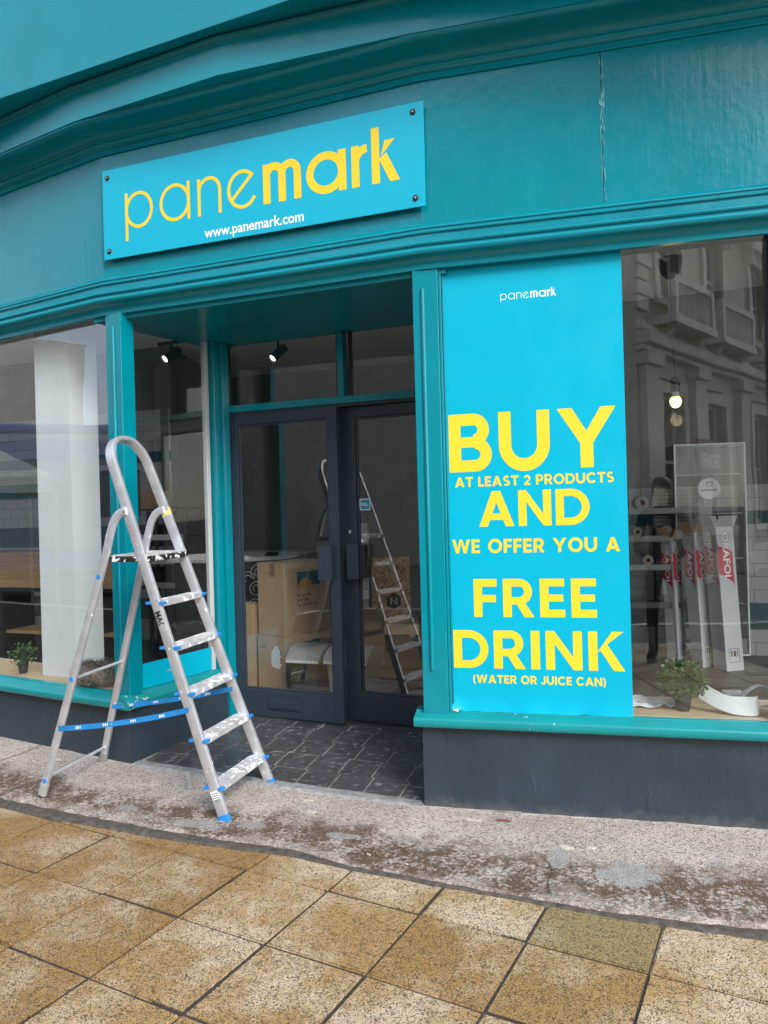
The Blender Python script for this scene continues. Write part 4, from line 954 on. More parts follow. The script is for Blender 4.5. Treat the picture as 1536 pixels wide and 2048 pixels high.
# furry basket
fb = thing('furry_basket', 'brown-grey shaggy furry basket on the left window board', 'basket', loc=(-1.80, 4.72, .464))
mb = MB(); rv = random.Random(12); fc = Vector((-1.815, 4.735, .53)); RX, RR = .115, .052
tor = []
for i in range(28):
    for j in range(10):
        a_ = 2*math.pi*i/28; b_ = 2*math.pi*j/10; rr_ = RX+RR*math.cos(b_); tor.append(fc+FR_L.e*rr_*1.15*math.cos(a_)+FR_L.n*rr_*.8*math.sin(a_)+up*RR*1.15*math.sin(b_))
mb.add(tor, [(i*10+j, ((i+1) % 28)*10+j, ((i+1) % 28)*10+(j+1) % 10, i*10+(j+1) % 10) for i in range(28) for j in range(10)])
mb.lathe(fc-up*.055, [(.10, 0), (.10, .01), (0, .01)], 20); mb.build('padding', 'fur', fb)
mb = MB()
for k in range(3200):
    a_ = rv.uniform(0, 6.283); b_ = rv.uniform(0, 6.283); rr_ = RX+RR*math.cos(b_)
    p = fc+FR_L.e*rr_*1.15*math.cos(a_)+FR_L.n*rr_*.8*math.sin(a_)+up*RR*1.15*math.sin(b_)
    nrm = (FR_L.e*math.cos(a_)*math.cos(b_)+FR_L.n*math.sin(a_)*math.cos(b_)+up*math.sin(b_)).normalized()
    d = (nrm+Vector((rv.uniform(-.6, .6), rv.uniform(-.6, .6), rv.uniform(-.7, .4)))).normalized(); s = d.cross(Vector((rv.random(), rv.random(), rv.random()))).normalized()*.0022; L = rv.uniform(.02, .042)
    if p.z+d.z*L < .466: continue
    mb.add([p-s, p+s, p+d*L], [(0, 1, 2)])
tag(mb.build('fur', 'fur', fb, smooth=0), kind='stuff')
# paper ribbons on the right board
def ribbon(name, label, pts, wv, mat='paper', th=.0014, sub=8):
    rb = thing(name, label, 'paper roll', loc=tuple(pts[0])); P = smooth_path(pts, sub); mb = MB(); W = smooth_path(wv, sub) if isinstance(wv, list) else [Vector(wv)]*len(P)
    for i in range(len(P)-1):
        t = (P[i+1]-P[i]).normalized(); na = t.cross(W[i]).normalized()*th; mb.hexa([P[i], P[i+1], P[i+1]+W[i+1], P[i]+W[i], P[i]+na, P[i+1]+na, P[i+1]+W[i+1]+na, P[i]+W[i]+na])
    mb.build('paper_band', mat, rb, smooth=60); return rb
def RP(u, d, z): return FR_R.p(u, d, z)
zb = .4935
ribbon('paper_ribbon', 'wide white paper ribbon unrolling beside the potted plant', [RP(1.335, -.17, zb+.065), RP(1.39, -.135, zb+.035), RP(1.46, -.105, zb+.010), RP(1.53, -.095, zb+.003), RP(1.575, -.10, zb+.003), RP(1.59, -.115, zb+.01)], [(0, .02, .085), (0, .02, .085), (.0, .02, .080), (0, .02, .085), (0, .01, .088), (0, .01, .085)])
ribbon('paper_roll', 'loose white paper roll looping over at the right edge of the window', [RP(1.455, -.19, zb+.012), RP(1.50, -.19, zb+.055), RP(1.545, -.185, zb+.105), RP(1.60, -.18, zb+.135), RP(1.65, -.18, zb+.115), RP(1.665, -.18, zb+.06), RP(1.62, -.18, zb+.03), RP(1.565, -.18, zb+.045), RP(1.545, -.18, zb+.08)], FR_R.n*.075+up*.008)
bx = thing('white_box', 'small white box behind the paper ribbon on the right window board', 'box', loc=tuple(RP(1.50, -.30, zb)))
mb = MB(); mb.box(FR_R, 1.475, 1.56, -.36, -.27, zb, zb+.055); mb.build('carton_body', 'paper', bx, bevel=.003, smooth=0); mb = MB(); mb.box(FR_R, 1.473, 1.562, -.362, -.268, zb+.0555, zb+.062); mb.build('lid', 'paper', bx, bevel=.002, smooth=0)
cpp = thing('crumpled_paper', 'crumpled translucent paper scrap between poster and plant', 'paper', loc=tuple(RP(1.10, -.25, zb)))
mb = MB(); N = 12
for i in range(N+1):
    for j in range(7): p = RP(.98+.30*i/N, -.34+.16*j/6, zb+.003+.06*abs(noise.noise((i*.45, j*.5, 2)))*(1 if 0 < i < N else .2)); mb.v.append(tuple(p))
for i in range(N):
    for j in range(6): a_ = i*7+j; mb.f.append((a_, a_+7, a_+8, a_+1)); mb.mi.append(0)
o = mb.build('sheet', 'paper', cpp, smooth=0); so_ = o.modifiers.new('thick', 'SOLIDIFY'); so_.thickness = .001
# pendant lamp
pd = thing('pendant_lamp', 'black pendant lamp holder with a lit warm bulb behind the right window', 'lamp', loc=(2.285, 5.86, CZ))
pc = Vector((2.285, 5.86, 0)); zr = CZ-.001
mb = MB(); mb.lathe(pc+up*(zr-.16), [(.012, 0), (.03, .006), (.06, .035), (.082, .08), (.092, .13), (.094, .16)], 24); mb.build('ceiling_rose', 'black', pd)
mb = MB(); mb.tube(smooth_path([pc+up*(zr-.15), pc+Vector((.002, 0, 2.9)), pc+Vector((.012, 0, 2.65)), pc+Vector((.016, 0, 2.49))], 6), .0045, 6); mb.build('cord', 'black', pd)
pc2 = pc+Vector((.016, 0, 0))
mb = MB(); mb.lathe(pc2+up*2.375, [(.033, 0), (.034, .003), (.034, .112), (.03, .118), (.006, .12)], 20); mb.build('lamp_holder', 'black', pd)
mb = MB(); mb.lathe(pc2+up*2.335, [(.030, 0), (.024, .03), (.022, .05)], 18); mb.build('bulb_collar', 'white_plastic', pd)
mb = MB(); mb.lathe(pc2+up*2.252, [(.001, 0), (.018, .004), (.034, .017), (.043, .038), (.045, .05), (.042, .066), (.033, .083)], 22); mb.build('bulb', 'bulb', pd)
pdl = bpy.data.lights.new('bulb_light', 'POINT'); pdl.energy = 1.5; pdl.color = (1, .75, .4); pdl.shadow_soft_size = .05; plo = bpy.data.objects.new('bulb_light', pdl); plo.location = pc2+up*2.15; COL.objects.link(plo); plo.parent = pd; plo.matrix_parent_inverse = Matrix.Translation(-pd.location)
# track spots
def spot(name_lab, pos, aim, track):
    s_ = thing('track_spotlight', name_lab, 'spotlight', loc=(pos[0], pos[1], CZ)); p = Vector(pos); d = (Vector(aim)-p).normalized()
    mb = MB(); mb.hexa([Vector(track[0])+Vector((0, -.018, -.03)), Vector(track[1])+Vector((0, -.018, -.03)), Vector(track[1])+Vector((0, .018, -.03)), Vector(track[0])+Vector((0, .018, -.03)), Vector(track[0])+Vector((0, -.018, 0)), Vector(track[1])+Vector((0, -.018, 0)), Vector(track[1])+Vector((0, .018, 0)), Vector(track[0])+Vector((0, .018, 0))]); mb.build('track', 'black', s_, smooth=0)
    mb = MB(); mb.tube([p+up*.0, p+Vector((0, 0, track[0][2]-p.z-.03))], .012, 8); mb.build('stem', 'black', s_)
    mb = MB(); mb.lathe(p-d*.10, [(.0, 0), (.040, .0), (.046, .006), (.046, .20), (.041, .20), (.038, .17), (0, .168)], 20, d); mb.build('housing', 'black', s_)
    mb = MB(); mb.lathe(p+d*.075, [(.030, 0), (.034, .012), (.0, .013)], 18, d); mb.build('lens', 'spot', s_)
    L = bpy.data.lights.new('spot_light', 'SPOT'); L.energy = 35; L.spot_size = R_(70); L.color = (1, .93, .82); L.shadow_soft_size = .04; lo_ = bpy.data.objects.new('spot_light', L); lo_.location = p+d*.12; lo_.rotation_euler = d.to_track_quat('-Z', 'Y').to_euler(); COL.objects.link(lo_); lo_.parent = s_; lo_.matrix_parent_inverse = Matrix.Translation(-s_.location)
spot('lit black track spotlight seen through the porch side window', (-2.08, 7.50, 3.13), (-2.72, 6.85, 2.5), ((-2.25, 7.62, 3.28), (-1.92, 7.50, 3.28)))
spot('lit black track spotlight seen through the left door toplight', (-1.02, 7.55, 3.13), (-1.7, 7.0, 2.35), ((-1.3, 7.62, 3.42), (-.8, 7.50, 3.42)))
# cardboard boxes behind the left door
def carton(name, label, o, a, wa, wb, z0, z1, mat='card', flaps=True, cat='box', group=None):
    """box with a vertical edge at o; faces run along angle a (width wa) and a+90 (width wb)"""
    t_ = thing(name, label, cat, group, loc=(o[0], o[1], z0)); e = Vector((math.cos(R_(a)), math.sin(R_(a)), 0)); f = Vector((-e.y, e.x, 0)); o = Vector((o[0], o[1], 0))
    mb = MB(); mb.prism([o+up*z0, o+e*wa+up*z0, o+e*wa+f*wb+up*z0, o+f*wb+up*z0], (0, 0, z1-z0-.004)); mb.build('carton_body', mat, t_, bevel=.004, smooth=0)
    if flaps:
        m = .002
        mb = MB(); mb.prism([o+up*(z1-.0035), o+e*wa+up*(z1-.0035), o+e*wa+f*(wb/2-m)+up*(z1-.0035), o+f*(wb/2-m)+up*(z1-.0035)], (0, 0, .0035)); mb.build('flap', mat, t_, smooth=0)
        mb = MB(); mb.prism([o+f*(wb/2+m)+up*(z1-.0035), o+e*wa+f*(wb/2+m)+up*(z1-.0035), o+e*wa+f*wb+up*(z1-.0035), o+f*wb+up*(z1-.0035)], (0, 0, .0035)); mb.build('flap', mat, t_, smooth=0)
    return t_, o, e, f
M['card_print'] = plain('teal_box_print', (.01, .12, .13), .7, var=.05); M['card_ink'] = plain('brown_box_print', (.10, .06, .035), .8, var=.05); M['amber_print'] = plain('amber_box_print', (.50, .25, .05), .7, var=.05)
for nm, z0, z1, oo in (('upper', .562, 1.128, (-.775, 5.75)), ('lower', .125, .560, (-.785, 5.74))):
    t_, o, e, f = carton('cardboard_box', 'tall brown cardboard box stacked on another behind the left door' if nm == 'upper' else 'brown cardboard box with a torn white patch under the taller one', oo, 51.5, .50, .31, z0, z1)
    n_ = e.cross(up)     # outward of the right face
    # right face: print block and words; left face (towards -e): code
    q = lambda x, z: o+e*x+up*z+n_*.0006
    H_ = z1-z0
    mb = MB(); b0 = .13; mb.add([q(b0, z0+H_*.66), q(b0+.26, z0+H_*.66), q(b0+.26, z0+H_*.86), q(b0, z0+H_*.86)], [(0, 1, 2, 3)]); mb.build('print_block', 'card_print', t_, smooth=0)
    mb = MB(); pts = [(b0+.02+.085*math.cos(t), H_*.62+H_*.15*math.sin(t)) for t in [i*math.pi/12 for i in range(13)]]; mb.add([q(x+.07, z0+z)+n_*.0004 for x, z in pts], [tuple(range(13))]); mb.build('print_arch', 'amber_print', t_, smooth=0)
    for s, zz, w_ in (('Box for 2pcs', .52, .16), ('Hand Rail', .45, .14), ('Bar Counter Set', .385, .22)): put_polys('faded_print_line', [rc(x/len(s), 0, x/len(s)+.6/len(s), .6+.4*((x*7) % 3 == 0)) for x, c in enumerate(s) if c != ' '], q(.13, z0+H_*zz), e*w_, up*.026, n_, 'card_ink', t_, .0)
    n2 = -e; q2 = lambda y, z: o+f*y+up*z+n2*.0006
    if nm == 'upper':
        font_text('box_lettering', 'PO19023', q2(.20, z0+H_*.83), f*-.09, up*.022, n2, 'card_ink', t_, .01)
        mb = MB(); mb.add([q2(.11, z1-.11), q2(.17, z1-.11), q2(.17, z1-.004), q2(.11, z1-.004)], [(0, 1, 2, 3)]); mb.build('parcel_tape', plain('brown_tape', (.33, .2, .1), .4), t_, smooth=0)
    else:
        font_text('box_lettering', 'PO19', q2(.27, z0+H_*.76), f*-.05, up*.022, n2, 'card_ink', t_, .01)
        mb = MB(); rv = random.Random(4); pts = []
        for k in range(26):
            a_ = 2*math.pi*k/26; r_ = 1+rv.uniform(-.14, .14); pts.append(q2(.10+.062*r_*math.cos(a_)*1.0, z0+.27+.085*r_*math.sin(a_))+n2*.0006)
        mb.add(pts, [tuple(range(26))]); mb.build('torn_patch', 'paper', t_, smooth=0)
        put_polys('faded_print_line', [rc(x, 0, x+.09, .8) for x in (.0, .14, .28, .52, .66, .80)], q2(.055, z0+.335)+n2*.0014, up*-.12, f*-.018, n2, 'card_ink', t_, .0)
carton('cardboard_box', 'flat brown cardboard carton leaning at the far left behind the door', (-1.06, 5.95), 60, .10, .22, .125, .80)
carton('cardboard_box', 'open brown carton on the floor behind the grey bins', (-.42, 6.6), 20, .42, .34, .125, .60)
# bins
def bin_(name, label, cx, cy, a, w_, d_, h, body, lid):
    b_ = thing(name, label, 'bin', loc=(cx, cy, FZ)); fr = Fr((cx, cy), a)
    P = lambda u, d, z: fr.p(u, d, z)
    mb = MB(); k = .86; mb.hexa([P(-w_/2*k, d_/2*k, FZ), P(w_/2*k, d_/2*k, FZ), P(w_/2*k, -d_/2*k, FZ), P(-w_/2*k, -d_/2*k, FZ), P(-w_/2, d_/2, h), P(w_/2, d_/2, h), P(w_/2, -d_/2, h), P(-w_/2, -d_/2, h)]); mb.build('body', body, b_, bevel=.02, smooth=0, seg=3)
    mb = MB()
    for s_ in (-1, 1): mb.box(fr, s_*w_*.22-.012, s_*w_*.22+.012, d_/2*.93, d_/2*.93+.012, FZ+.06, h-.03)
    mb.build('body_rib', body, b_, bevel=.003, smooth=0)
    prof = [(d_/2+.018, h-.01), (d_/2+.02, h+.02)]+[(d_/2*math.cos(t), h+.02+.085*math.sin(t)) for t in [R_(x) for x in range(15, 166, 15)]]+[(-d_/2-.02, h+.02), (-d_/2-.018, h-.01)]
    a0 = P(-w_/2-.018, 0, 0); b0 = P(w_/2+.018, 0, 0); mb = MB(); mb.sweep(prof, [(a0.x, a0.y), (b0.x, b0.y)]); mb.build('lid', lid, b_, bevel=.008, smooth=40, seg=2)
    mb = MB(); mb.box(fr, -w_/2-.01, w_/2+.01, d_/2+.0205, d_/2+.027, h-.006, h+.014); mb.build('lid_lip', 'sheet_edge', b_, bevel=.002, smooth=0)
bin_('waste_bin', 'charcoal waste bin with a grey domed lid behind the left door', -.56, 5.62, -20, .24, .34, .425, 'dark_plastic', 'grey_plastic')
bin_('waste_bin', 'light grey waste bin with a domed lid behind the meeting door stiles', -.245, 5.52, -20, .31, .34, .425, 'grey_plastic', 'grey_plastic')
# chalkboard counter
ct = thing('round_counter', 'white round-topped counter with a black chalk-drawn front behind the left door', 'counter', loc=(-1.42, 7.05, FZ))
mb = MB(); mb.lathe((-1.42, 7.05, 1.10), [(.60, 0), (.615, .004), (.615, .03), (.60, .034), (0, .034)], 40); mb.build('counter_top', 'white_plastic', ct)
mb = MB(); mb.lathe((-1.42, 7.05, FZ), [(.54, 0), (.54, .974)], 40); mb.build('counter_body', 'ink', ct)
M['chalk'] = plain('white_chalk', (.6, .6, .57), .9)
mb = MB(); rv = random.Random(8)
def on_cyl(a_, z): return Vector((-1.42+.5425*math.cos(a_), 7.05+.5425*math.sin(a_), z))
def chalk(pts): mb.tube([on_cyl(a_, z) for a_, z in pts], .0045, 5)
for (ca, cz, r) in ((5.30, 1.0, .07), (5.42, .93, .03), (5.26, .86, .06), (5.45, .80, .08), (5.22, .72, .05), (5.38, .66, .05), (5.12, .95, .06), (5.52, 1.02, .05)):
    chalk([(ca+r/.54*math.cos(t)*1.0, cz+r*math.sin(t)) for t in [i*6.283/18 for i in range(rv.choice((13, 16, 19)))]])
    chalk([(ca+r*.5/.54*math.cos(t), cz+r*.5*math.sin(t)) for t in [i*6.283/12 for i in range(9)]])
mb.build('chalk_drawing', 'chalk', ct)
ti = thing('card_terminal', 'small black terminal lying on the round counter', 'terminal', loc=(-1.02, 6.72, 1.134)); mb = MB(); mb.hexa([Vector(p) for p in ((-1.08, 6.68, 1.135), (-.98, 6.66, 1.135), (-.96, 6.76, 1.135), (-1.06, 6.78, 1.135), (-1.08, 6.68, 1.15), (-.98, 6.66, 1.15), (-.96, 6.76, 1.165), (-1.06, 6.78, 1.165))]); mb.build('case', 'black', ti, bevel=.004, smooth=0)
mb = MB(); mb.hexa([Vector(p) for p in ((-1.06, 6.70, 1.166), (-1.0, 6.69, 1.166), (-.985, 6.74, 1.168), (-1.045, 6.75, 1.168), (-1.06, 6.70, 1.168), (-1.0, 6.69, 1.168), (-.985, 6.74, 1.170), (-1.045, 6.75, 1.170))]); mb.build('screen', 'far_glass', ti, smooth=0)
# dark kitchen block filling the far room
kb = thing('back_counter', 'dark counter run at the back of the shop behind the doors', 'counter', loc=(-.4, 9.4, FZ))
FK = Fr((-2.0, 9.9), -15.1); mb = MB(); mb.box(FK, .2, 1.2, .0, .55, FZ, 1.02); mb.build('counter_body', 'shelf_metal', kb, smooth=0); mb = MB(); mb.box(FK, .18, 1.22, -.02, .58, 1.021, 1.055); mb.build('counter_top', 'grey_plastic', kb, bevel=.004, smooth=0)
mb = MB()
for k in range(3): mb.box(FK, .24+.32*k, .52+.32*k, .551, .562, FZ+.12, .96)
mb.build('cupboard_fronts', 'dark_plastic', kb, bevel=.003, smooth=0)
# OSB crate with hexagon mark
oc = thing('strand_board_crate', 'strand board crate with a dark hexagon letter mark deep inside the shop', 'crate', loc=(.06, 8.2, FZ))
FO = Fr((-.155, 8.25), -2); mb = MB(); mb.box(FO, .0, .42, -.40, .0, .275, 1.0); mb.build('crate_body', 'osb', oc, bevel=.003, smooth=0)
mb = MB(); mb.box(FO, -.05, .50, -.45, .06, .16, .272); mb.build('base_board', 'board', oc, bevel=.003, smooth=0); mb = MB()
for u in (.0, .4): mb.box(FO, u, u+.06, -.40, .03, FZ, .159)
mb.build('bearer', 'board', oc, smooth=0)
hx = [FO.p(.235+.09*math.cos(R_(30+60*k)), .0015, .52+.09*math.sin(R_(30+60*k))) for k in range(6)]; mb = MB(); mb.add(hx, [tuple(range(6))]); mb.build('hexagon_mark', 'ink', oc, smooth=0)
put_polys('letter_mark', [[(x*.09, y*.08) for x, y in p] for p in GL['N'][1]], FO.p(.196, .003, .48), FO.e, up, FO.n, M['osb'], oc)
pk = thing('block_pillar', 'narrow stacked pillar of grey and white blocks left of the crate', 'pillar', loc=(-.24, 8.25, FZ))
for k in range(12):
    mb = MB(); mb.box(FO, -.105, -.035, -.25, .0, FZ+.105*k, FZ+.105*k+.101); mb.build('block', ('grey_plastic', 'white_plastic', 'carton')[k % 3], pk, bevel=.003, smooth=0)
# oak counter on black legs behind the left window
wc = thing('oak_counter', 'oak fronted counter on black legs behind the left window', 'counter', loc=(-3.3, 7.1, FZ))
FW = Fr((-4.9, 7.78), -20.5); mb = MB(); mb.box(FW, 0, 2.6, -.5, .0, .86, 1.20); mb.build('counter_box', 'wood', wc, bevel=.004, smooth=0)
mb = MB()
for u in (.5, 1.1, 1.7, 2.3): mb.box(FW, u, u+.06, -.45, -.05, FZ, .859)
mb.box(FW, .0, 2.6, -.48, -.03, .82, .8595); mb.build('black_leg_frame', 'black', wc, bevel=.003, smooth=0)
mb = MB(); mb.box(FW, .2, 2.5, -.42, -.08, .40, .43); mb.build('lower_shelf', 'wood', wc, bevel=.003, smooth=0)
# orange drill-like tool in a dark niche
nb = thing('dark_niche', 'dark display niche holding an orange tool behind the left window', 'niche', loc=(-2.55, 6.9, 1.5)); FN = Fr((-2.78, 6.95), -20)
mb = MB(); mb.box(FN, 0, .50, -.18, -.15, 1.52, 1.95); mb.box(FN, 0, .50, -.15, .0, 1.52, 1.54); mb.box(FN, 0, .50, -.15, .0, 1.93, 1.95); mb.box(FN, .47, .50, -.15, .0, 1.54, 1.93); mb.box(FN, 0, .02, -.15, .0, 1.54, 1.93); mb.build('case', 'shelf_metal', nb, smooth=0)
mb = MB(); mb.box(FN, .02, .06, -.16, -.05, FZ, 1.519); mb.box(FN, .42, .46, -.16, -.05, FZ, 1.519); mb.build('stand_leg', 'shelf_metal', nb, smooth=0)
ot = thing('orange_tool', 'orange cordless tool standing in the dark niche', 'tool', loc=tuple(FN.p(.3, -.07, 1.54))); mb = MB(); mb.tube([FN.p(.34, -.07, 1.62), FN.p(.35, -.07, 1.72), FN.p(.36, -.07, 1.82)], [.018, .022, .008], 10); mb.build('handle', 'orange', ot); mb = MB(); mb.box(FN, .26, .38, -.10, -.04, 1.541, 1.60); mb.build('base', 'orange', ot, bevel=.015, smooth=0, seg=3)
# black shelf rack seen through the porch side window
sr = thing('black_shelf_rack', 'black rack with pale shelf edges seen through the porch side window', 'shelf', loc=(-2.2, 7.9, FZ)); FQ = Fr((-2.72, 7.95), -20)
mb = MB()
for u in (.0, .34, .70): mb.box(FQ, u, u+.03, -.35, -.32, FZ, 1.62); mb.box(FQ, u, u+.03, -.03, .0, FZ, 1.62)
mb.build('upright', 'shelf_metal', sr, smooth=0)
for z in (.80, 1.05, 1.30, 1.58):
    mb = MB(); mb.box(FQ, .0, .73, -.35, -.001, z, z+.02); sh = mb.build('shelf', 'shelf_metal', sr, smooth=0)
    if z < 1.5: mb = MB(); mb.box(FQ, .03, .69, .0005, .006, z-.03, z+.028); mb.build('shelf_edge', 'white_plastic', sh, smooth=0)
rv = random.Random(6)
bi = 0
for (u, z, w_, h, m, lb) in ((.06, .82, .20, .14, 'dark_plastic', 'dark tray on the lowest visible shelf of the black rack'), (.40, 1.07, .24, .12, 'cab', 'grey tray on the middle shelf of the black rack'), (.08, 1.32, .22, .10, 'dark_plastic', 'dark tray on the upper shelf of the black rack'), (.12, 1.601, .26, .17, 'card', 'brown carton on top of the black rack')):
    t_ = thing('storage_tray', lb, 'tray', loc=tuple(FQ.p(u, -.1, z))); mb = MB(); mb.box(FQ, u, u+w_, -.28, -.05, z+.001, z+h); mb.build('tray_body', m, t_, bevel=.008, smooth=0); mb = MB(); mb.box(FQ, u-.006, u+w_+.006, -.286, -.044, z+h+.0005, z+h+.012); mb.build('tray_rim', m, t_, bevel=.003, smooth=0)
# ---- behind the right window
cb = thing('glass_cabinet', 'tall glass-fronted cabinet with a round white sticker behind the right window', 'cabinet', loc=(2.85, 6.75, FZ)); FCb = Fr((2.60, 6.70), -9)
mb = MB(); mb.box(FCb, 0, .60, -.42, -.40, .15, 2.03); mb.box(FCb, 0, .02, -.40, .0, .15, 2.03); mb.box(FCb, .58, .60, -.40, .0, .15, 2.03); mb.box(FCb, .02, .58, -.40, .0, 2.005, 2.03); mb.box(FCb, .02, .58, -.40, .0, .15, .20); mb.build('carcass', 'cab', cb, smooth=0)
mb = MB(); mb.box(FCb, .0, .012, .001, .014, .15, 2.03); mb.box(FCb, .588, .60, .001, .014, .15, 2.03); mb.box(FCb, .012, .588, .001, .014, 2.018, 2.03); mb.box(FCb, .012, .588, .001, .014, .15, .162); mb.build('door_frame', 'white_plastic', cb, smooth=0)
mb = MB(); mb.box(FCb, .012, .588, .004, .008, .162, 2.018); mb.build('door_glass', 'glass3', cb, smooth=0)
mb = MB()
for z in (.6, 1.0, 1.4, 1.75): mb.box(FCb, .022, .578, -.38, -.03, z, z+.012)
mb.build('shelf', 'grey_plastic', cb, smooth=0)
mb = MB(); mb.box(FCb, .03, .57, .0145, .017, .17, .30); mb.build('kick_panel', 'cab', cb, smooth=0)
mb = MB(); mb.box(FCb, .05, .20, .018, .020, .205, .255); mb.build('cabinet_label', 'white_print', cb, smooth=0); font_text('label_print', 'panemark', FCb.p(.065, .0208, .219), FCb.e*.12, up*.022, FCb.n, 'ink', cb)
for (nm, lb, fr, u, d, z, r) in (('round_sticker', 'round white sticker with a box mark on the cabinet door', FCb, .29, .0095, 1.63, .094),):
    st = thing(nm, lb, 'sticker', loc=tuple(fr.p(u, d, z))); mb = MB(); mb.lathe(fr.p(u, d, z), [(r, 0), (r, .001), (0, .001)], 36, fr.n); mb.build('disc', 'white_print', st)
    font_text('sticker_lettering', 'panemark', fr.p(u-.068, d+.0018, z-.03), fr.e*.136, up*.032, fr.n, 'ink', st, .01)
    mb = MB()
    for a_, b_ in (((-.02, .02), (.02, .02)), ((.02, .02), (.02, .05)), ((.02, .05), (-.02, .05)), ((-.02, .05), (-.02, .02)), ((-.02, .05), (-.008, .062)), ((-.008, .062), (.032, .062)), ((.02, .05), (.032, .062)), ((.032, .062), (.032, .034)), ((.032, .034), (.02, .02))):
        mb.tube([fr.p(u+a_[0], d+.0015, z+a_[1]), fr.p(u+b_[0], d+.0015, z+b_[1])], .0022, 4)
    mb.build('box_mark', 'ink', st)
# white cartons with red marks, leaning
def tall_carton(label, bx_, by_, a, w_, h, lean, brown=False):
    t_ = thing('tall_carton', label, 'carton', 'tall white cartons by the cabinet', loc=(bx_, by_, FZ)); e = Vector((math.cos(R_(a)), math.sin(R_(a)), 0)); f = Vector((-e.y, e.x, 0)); o = Vector((bx_, by_, FZ)); ax = (up+Vector(lean)).normalized()
    mb = MB(); mb.prism([o, o+e*w_, o+e*w_+f*w_, o+f*w_], ax*h); body = mb.build('carton_body', 'carton', t_, bevel=.004, smooth=0)
    mb = MB()
    for s_, q_ in ((o, e), (o+f*w_, e), (o, f), (o+e*w_, f)):
        out = (-f if (s_ == o and q_ == e) else f if q_ == e else -e if s_ == o else e); p0 = s_+ax*h; p1 = s_+q_*w_+ax*h; top = out*.045+up*.09; mb.hexa([p0, p1, p1+out*.003, p0+out*.003, p0+top, p1+top, p1+top+out*.003, p0+top+out*.003])
    mb.build('open_flap', 'card' if brown else 'carton', t_, smooth=0)
    for (dirv, n_, start) in ((e, -f, o), (f, -e, o)):
        sgn = 1; base = start+n_*.0012+ax*(h*.66)
        dd = dirv if dirv is e else f; st = 0.0; x0 = dd*.02 if dirv is e else dd*.02
        sh = [(0.0, 0.02), (w_*.78, -.05), (w_*.86, -.09), (w_*.86, .20), (w_*.2, .24), (w_*.08, .24), (0, .28)]
        if dirv is f: sh = [(w_-x, y) for x, y in sh]
        mb = MB(); mb.add([base+dd*(x*.96+.002)+ax*y for x, y in sh], [tuple(range(len(sh)))]); mb.build('red_mark', 'red', t_, smooth=0)
        if dirv is e: oo, ey = base+dd*(w_*.30)+ax*.36, dd*(w_*.38)
        else: oo, ey = base+dd*(w_*.70)+ax*.36, -dd*(w_*.38)
        font_text('carton_lettering', 'ORAFOL', oo+n_*.001, ax*-.40, ey, n_, 'sheet_edge', t_, .02)
        font_text('carton_lettering', 'ORAFOL', oo+n_*.0006-ey*.03+ax*.004, ax*-.408, ey*1.08, n_, 'ink', t_, .035)
    o2 = o-f*.0015; mb = MB()
    for (x, y, w2, h2) in ((.03, .07, .10, .004), (.03, .18, .10, .004), (.03, .07, .004, .11), (.126, .07, .004, .11), (.05, .12, .012, .045), (.075, .12, .02, .045), (.105, .12, .008, .045)):
        mb.add([o2+e*x+ax*y, o2+e*(x+w2)+ax*y, o2+e*(x+w2)+ax*(y+h2), o2+e*x+ax*(y+h2)], [(0, 1, 2, 3)])
    mb.build('handling_mark', 'card_ink', t_, smooth=0)
tall_carton('white carton with red mark, rightmost of the tall cartons by the cabinet', 2.755, 6.10, 14, .165, 1.18, (-.045, .02, 0))
tall_carton('white carton with red mark, middle of the tall cartons by the cabinet', 2.63, 6.26, 24, .13, 1.13, (-.03, .03, 0), True)
tall_carton('shaded white carton with red mark, leftmost of the tall cartons by the cabinet', 2.50, 6.45, 30, .12, 1.08, (-.02, .03, 0), True)
# perforated shelving with grey rolls
ps_ = thing('perforated_shelving', 'dark shelving with perforated pale back panels between poster and cabinet', 'shelf', loc=(2.25, 6.9, FZ)); FS_ = Fr((2.22, 6.86), -12)
mb = MB()
for u in (.0, .22, .64): mb.box(FS_, u, u+.02, -.03, .0, FZ, 1.75)
mb.build('upright', 'shelf_metal', ps_, smooth=0)
for z in (.62, .95, 1.20, 1.44):
    mb = MB(); mb.box(FS_, -.02, .68, .0005, .30, z, z+.018); mb.box(FS_, -.02, .68, .3005, .305, z-.02, z+.03); mb.build('shelf', 'cab' if z > .7 else 'shelf_metal', ps_, smooth=0)
    mb = MB(); mb.box(FS_, .24, .63, -.02, -.012, z+.05, z+.20); pb = mb.build('back_panel', 'perf', ps_, smooth=0)
    mb = MB()
    for i in range(14):
        for j in range(4): c_ = FS_.p(.255+i*.027, -.0112, z+.068+j*.036); mb.add([c_+FS_.e*.006*math.cos(t)+up*.006*math.sin(t) for t in [k*math.pi/3 for k in range(6)]], [tuple(range(6))])
    tag(mb.build('perforation', 'ink', pb, smooth=0), kind='stuff')
for (u, z, r, L, lb) in ((.10, 1.52, .06, .28, 'large grey roll on the top perforated shelf'), (.30, 1.27, .045, .26, 'grey roll lying on the second perforated shelf'), (.06, 1.265, .04, .26, 'smaller grey roll by the poster edge on the second perforated shelf'), (.14, 1.015, .045, .25, 'thin grey roll on the third perforated shelf')):
    t_ = thing('material_roll', lb, 'roll', loc=tuple(FS_.p(u, .15, z))); mb = MB(); mb.lathe(FS_.p(u, .02, z), [(r*.5, 0), (r, 0), (r, L), (r*.5, L), (r*.5, 0)], 24, FS_.n, cap=False); mb.build('wound_film', 'cab', t_); mb = MB(); mb.lathe(FS_.p(u, .015, z), [(r*.42, 0), (r*.49, 0), (r*.49, L+.01), (r*.42, L+.01), (r*.42, 0)], 20, FS_.n, cap=False); mb.build('core', 'card', t_)

